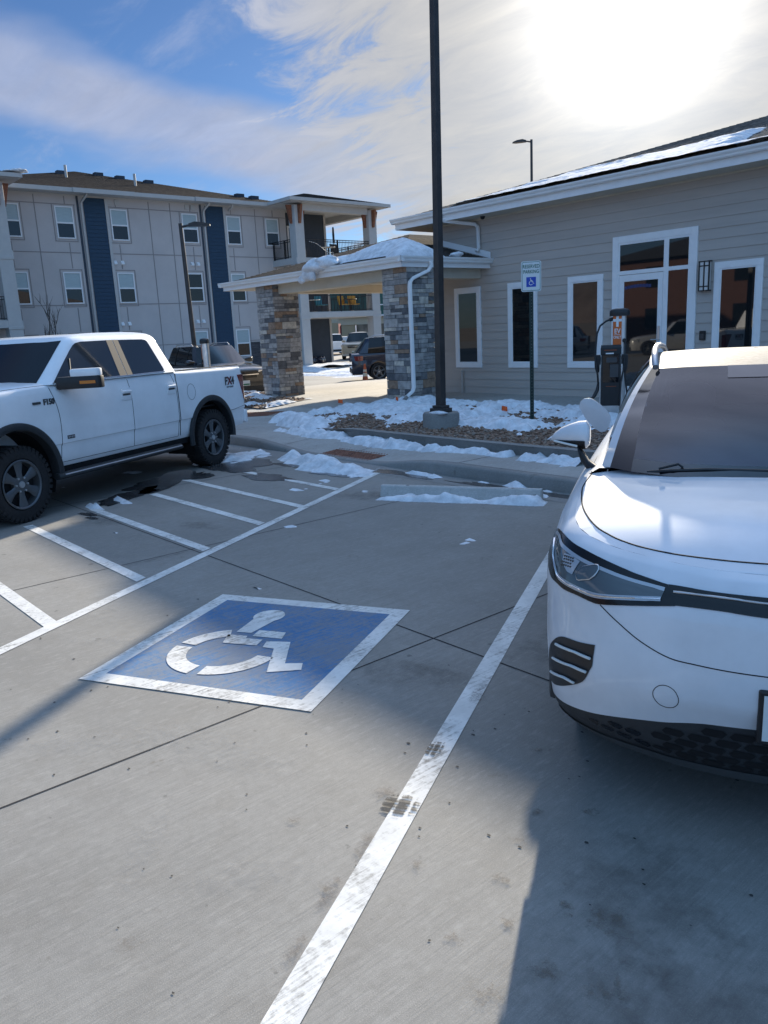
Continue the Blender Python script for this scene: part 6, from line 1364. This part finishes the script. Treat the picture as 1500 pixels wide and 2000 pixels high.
# ================================================================== OTHER CARS
def gcar(name, loc, rz, label, cat, paint, L=4.6, Wd=1.84, H_=1.66, hood=.98, belt=1.02, wsb=1.25, wst=1.95, rt=4.0, rb=4.45, wr=.34, wb=2.67, fo=.9, group=None, pickup=False, rails=True, plate=True, detail=True):
    t = empty(name, (loc[0], loc[1], loc[2] if len(loc) > 2 else 0), rz, label, cat, group); w = Wd / 2
    zt = pch([(-L, belt - .02), (-L + .3, belt), (-wsb - .3, belt + .01), (-wsb + .1, hood + .03), (-.5, hood - .03), (-.12, hood - .10), (0, hood - .22)])
    wx = pch([(-L, w * .86), (-L + .25, w * .96), (-L + .9, w), (-.9, w), (-.3, w * .95), (-.1, w * .87), (0, w * .74)])
    def rg(x):
        z1, wd = zt(x), wx(x); P = [(.80, .24), (.95, .27), (.985, .40), (1.0, .55), (1.0, .68), (.985, .80)]
        P = [(a * wd, min(z, z1 - .14)) for a, z in P] + [(.965 * wd, z1 - .09), (.93 * wd, z1 - .03), (.86 * wd, z1), (.5 * wd, z1 + .02), (.2 * wd, z1 + .028)]
        return [(x, y, z) for y, z in P] + [(x, -y, z) for y, z in P[::-1]]
    sts = [0, -.03, -.08, -.16, -.3, -.5, -.7, -.9, -1.2, -1.6, -2, -2.5, -3, -3.5, -L + .7, -L + .4, -L + .2, -L + .08, -L]
    b = MB(); b.loft([rg(x) for x in sts], True, True); bd = b.build('body', paint, t, world=False, smooth=35)
    cc_ = []
    for cx in (-fo, -fo - wb):
        for s in (1, -1): b = cyl((cx, 0, wr + .02), wr + .05, s * (w - .28), s * (w + .2), 32); c = b.build('cut', M['void'], None, world=False); c.matrix_world = t.matrix_world; cc_.append(c)
    if pickup: b = MB(); b.box((-L + .1, -w + .12, .7), (-rb - .1, w - .12, 2)); c = b.build('cut', M['void'], None, world=False); c.matrix_world = t.matrix_world; cc_.append(c)
    bpy.context.view_layer.update(); boolean(bd, cc_)
    z0 = belt - .01; zr = H_; wb_, wt_ = w * .93, w * .70
    A = [(-wsb, 0, z0), (-wsb - .10, .55 * wb_, z0), (-wsb - .28, .93 * wb_, z0), (-wsb - .45, wb_, z0), (-2.2, wb_, z0), (-(rt + rb) / 2 + .25, wb_ * .99, z0), (-rb + .15, wb_ * .93, z0), (-rb, .6 * wb_, z0), (-rb, 0, z0)]
    B_ = [(-wst, 0, zr - .06), (-wst - .03, .55 * wt_, zr - .062), (-wst - .10, .90 * wt_, zr - .07), (-wst - .25, wt_, zr - .06), (-2.4, wt_, zr - .045), (-(rt + rb) / 2 + .35, wt_, zr - .06), (-rt + .12, .90 * wt_, zr - .08), (-rt, .6 * wt_, zr - .075), (-rt, 0, zr - .07)]
    def ip(i, q, out=0): a, c = Vector(A[i]), Vector(B_[i]); p = a.lerp(c, q); bul = .03 * sin(pi * q); d = Vector((0, 1 if i not in (0, 1, 7, 8) else 0, .2)); return p + d * (bul + out)
    T = [k / 5 for k in range(6)]
    def pn(nm, i0, i1, m, t0=0, t1=1):
        b = MB(); rows = [[ip(i, t0 + (t1 - t0) * q) for i in range(i0, i1 + 1)] for q in T]; mr = lambda r: [Vector((p[0], -p[1], p[2])) for p in r]
        if i0 == 0: rows = [mr(r)[::-1][:-1] + r for r in rows]; b.grid(rows)
        elif i1 == 8: rows = [r + mr(r)[::-1][1:] for r in rows]; b.grid(rows)
        else: b.grid([mr(r) for r in rows]); b.build(nm, m, t, world=False, smooth=60); b = MB(); b.grid(rows)
        b.build(nm, m, t, world=False, smooth=60)
    pn('windshield', 0, 2, M['carglass']); pn('pillar', 2, 3, paint); pn('side_window', 3, 5, M['carglass']); pn('pillar', 5, 6, paint if not pickup else M['carglass']); pn('rear_window', 6, 8, M['carglass'])
    b = MB()
    for x in (-2.35, -3.35 if not pickup else -2.9):
        for s in (1, -1):
            if x > -rb + .3: b.loft([[(x + d, s * (wb_ + (wt_ - wb_) * q + .03 * sin(pi * q) + .006), z0 + (zr - .05 - z0) * q + .2 * .03) for q in T] for d in (-.045, .045)], False)
    b.build('door_pillar', M['gloss_black'], t, world=False)
    b = MB(); ring_ = [Vector(p) for p in B_] + [Vector((p[0], -p[1], p[2])) for p in B_[::-1][1:-1]]; cn_ = Vector((-(wst + rt) / 2, 0, zr)); b.loft([[Vector((cn_.x + (p.x - cn_.x) * s, p.y * s, zr - (zr - p.z) * s ** 2.5)) for p in ring_] for s in (1.0, .92, .75, .5, .25, .02)], True); b.build('roof', paint, t, world=False, smooth=60)
    for s in (1, -1):
        if rails:
            b = MB(); b.tube([(-wst - .3, s * (wt_ - .03), zr - .05), (-wst - .45, s * (wt_ - .04), zr + .03), (-rt + .4, s * (wt_ - .04), zr + .02), (-rt + .25, s * (wt_ - .03), zr - .06)], .016, 8); b.build('roof_rail', M['satin'], t, world=False, smooth=50)
        b = MB(); b.loft([[(-wsb - .42 + rx * cos(a), s * q, belt + .08 + rz * sin(a)) for a in [2 * pi * k / 12 for k in range(12)]] for q, rx, rz in ((wb_ - .02, .03, .03), (wb_ + .05, .05, .06), (w + .08, .055, .085), (w + .16, .05, .08), (w + .19, .02, .04))], True, True); b.build('door_mirror', paint, t, world=False, smooth=50)
        b = MB(); b.loft([[(x, s * y, z + d) for d, z in ((.09, hood - .24), (0, hood - .30))] + [(x - .05, s * y * .98, hood - .30), (x - .05, s * y * .98, hood - .15)] for x, y in ((.0, w * .52), (-.06, w * .80), (-.22, w * .955), (-.42, w * .985))], True, True); b.build('headlight', M['clear_lens'], t, world=False, smooth=40)
        b = MB(); b.loft([[(x, s * y, z) for z in (belt - .28, belt - .10)] + [(x + .05, s * y * .97, z) for z in (belt - .10, belt - .28)] for x, y in ((-L - .005, w * .60), (-L + .05, w * .84), (-L + .2, w * .965), (-L + .38, w * .993))], True, True); b.build('tail_light', M['red_lens'], t, world=False, smooth=40)
        for cx in (-fo, -fo - wb): wheel(t, cx, s * (w - .115), wr, wr, .22, wr * .68, s)
        if detail:
            b = MB()
            for hx in (-2.2, -3.1): b.box((hx - .1, s * (w + .005), .83), (hx + .1, s * (w + .03), .87))
            b.build('door_handle', paint, t, world=False, bevel=.008)
    b = MB(); b.loft([[(x + .012, y, z) for z in (hood - .36, hood - .18)] + [(x - .06, y, z) for z in (hood - .18, hood - .36)] for y, x in ((-w * .55, -.02), (-w * .3, .0), (0, .01), (w * .3, .0), (w * .55, -.02))], True, True); gr = b.build('grille', M['gloss_black'], t, world=False)
    b = MB(); b.box((.012, -w * .5, hood - .275), (.03, w * .5, hood - .25)); o = b.build('grille_bar', M['chrome'], None, world=False); o.parent = gr
    b = MB(); b.box((-.06, -w * .82, .26), (.012, w * .82, .44)); b.build('front_bumper', M['cladding'] if not pickup else M['chrome'], t, world=False, bevel=.03)
    b = MB(); b.box((-L - .012, -w * .85, .30), (-L + .06, w * .85, .50)); b.build('rear_bumper', M['cladding'], t, world=False, bevel=.03)
    if plate: b = MB(); b.box((.03, -.155, .46), (.038, .155, .61)); pl_ = b.build('licence_plate', M['plate_white'], t, world=False)
    if plate: b = MB(); b.box((.0381, -.14, .475), (.0395, .14, .52)); o = b.build('plate_hills', M['plate_green'], None, world=False); o.parent = pl_
    return t
gcar('suv', (-20.75, 12.35, 0), radians(-6), 'black SUV facing out behind the pickup bed, with a big oval grille', 'SUV', M['dark_car'], H_=1.70, hood=1.04, belt=1.10)
gcar('suv', (-22.15, 23.35, 0), radians(55), 'navy blue SUV half hidden behind the right stone column', 'SUV', M['navy_car'], H_=1.68, belt=1.06)
gcar('pickup_truck', (-44.6, 35.6, 0), radians(-48), 'beige pickup facing the camera beyond the balcony', 'pickup truck', M['beige_car'], L=5.8, Wd=2.0, H_=1.9, hood=1.18, belt=1.2, wsb=1.6, wst=2.2, rt=3.4, rb=3.6, wr=.40, wb=3.6, pickup=True, rails=False, detail=False)
gcar('pickup_truck', (-61.5, 46.2, 0), radians(150), 'small white pickup far off below the red banner', 'pickup truck', M['white_truck'], L=5.6, Wd=1.95, H_=1.85, hood=1.12, belt=1.15, wsb=1.6, wst=2.2, rt=3.4, rb=3.6, wr=.38, wb=3.5, pickup=True, rails=False, detail=False)
# behind the camera, where the windows and paint mirror them
gcar('suv', (-23.5, -8.2, 0), radians(150), 'silver SUV mirrored in the window left of the charger', 'SUV', M['silver_car'], detail=False)
gcar('suv', (-31.5, -8.0, 0), radians(150), 'pale SUV mirrored in the leftmost clubhouse window', 'SUV', M['silver_car'], detail=False)
gcar('pickup_truck', (-15.2, -7.2, 0), radians(120), 'white pickup mirrored in the rightmost clubhouse window', 'pickup truck', M['white_truck'], L=5.6, Wd=1.95, H_=1.95, hood=1.12, belt=1.2, wsb=1.6, wst=2.2, rt=3.4, rb=3.6, wr=.38, wb=3.5, pickup=True, rails=False, detail=False)
rb_ = empty('brick_building', (-32, -38, 0), 0, 'rust orange apartment block mirrored in the clubhouse door', 'building')
b = MB(); b.box((-40.6, -44, 0), (-19, -30, 6.4)); b.build('wall', mat('rust_orange_siding', (.095, .040, .028), .8, var=.1), rb_)
roof('roof', rb_, M['shingle2'], -41.2, -18.4, -44.6, -29.4, 6.4, .3, courses=False)
for i in range(6):
    for z in (1.0, 4.2):
        b = MB(); x = -39.6 + 3.6 * i; b.box((x, -29.99, z), (x + 1.3, -29.95, z + 1.6)); b.build('window', M['glass'], rb_)
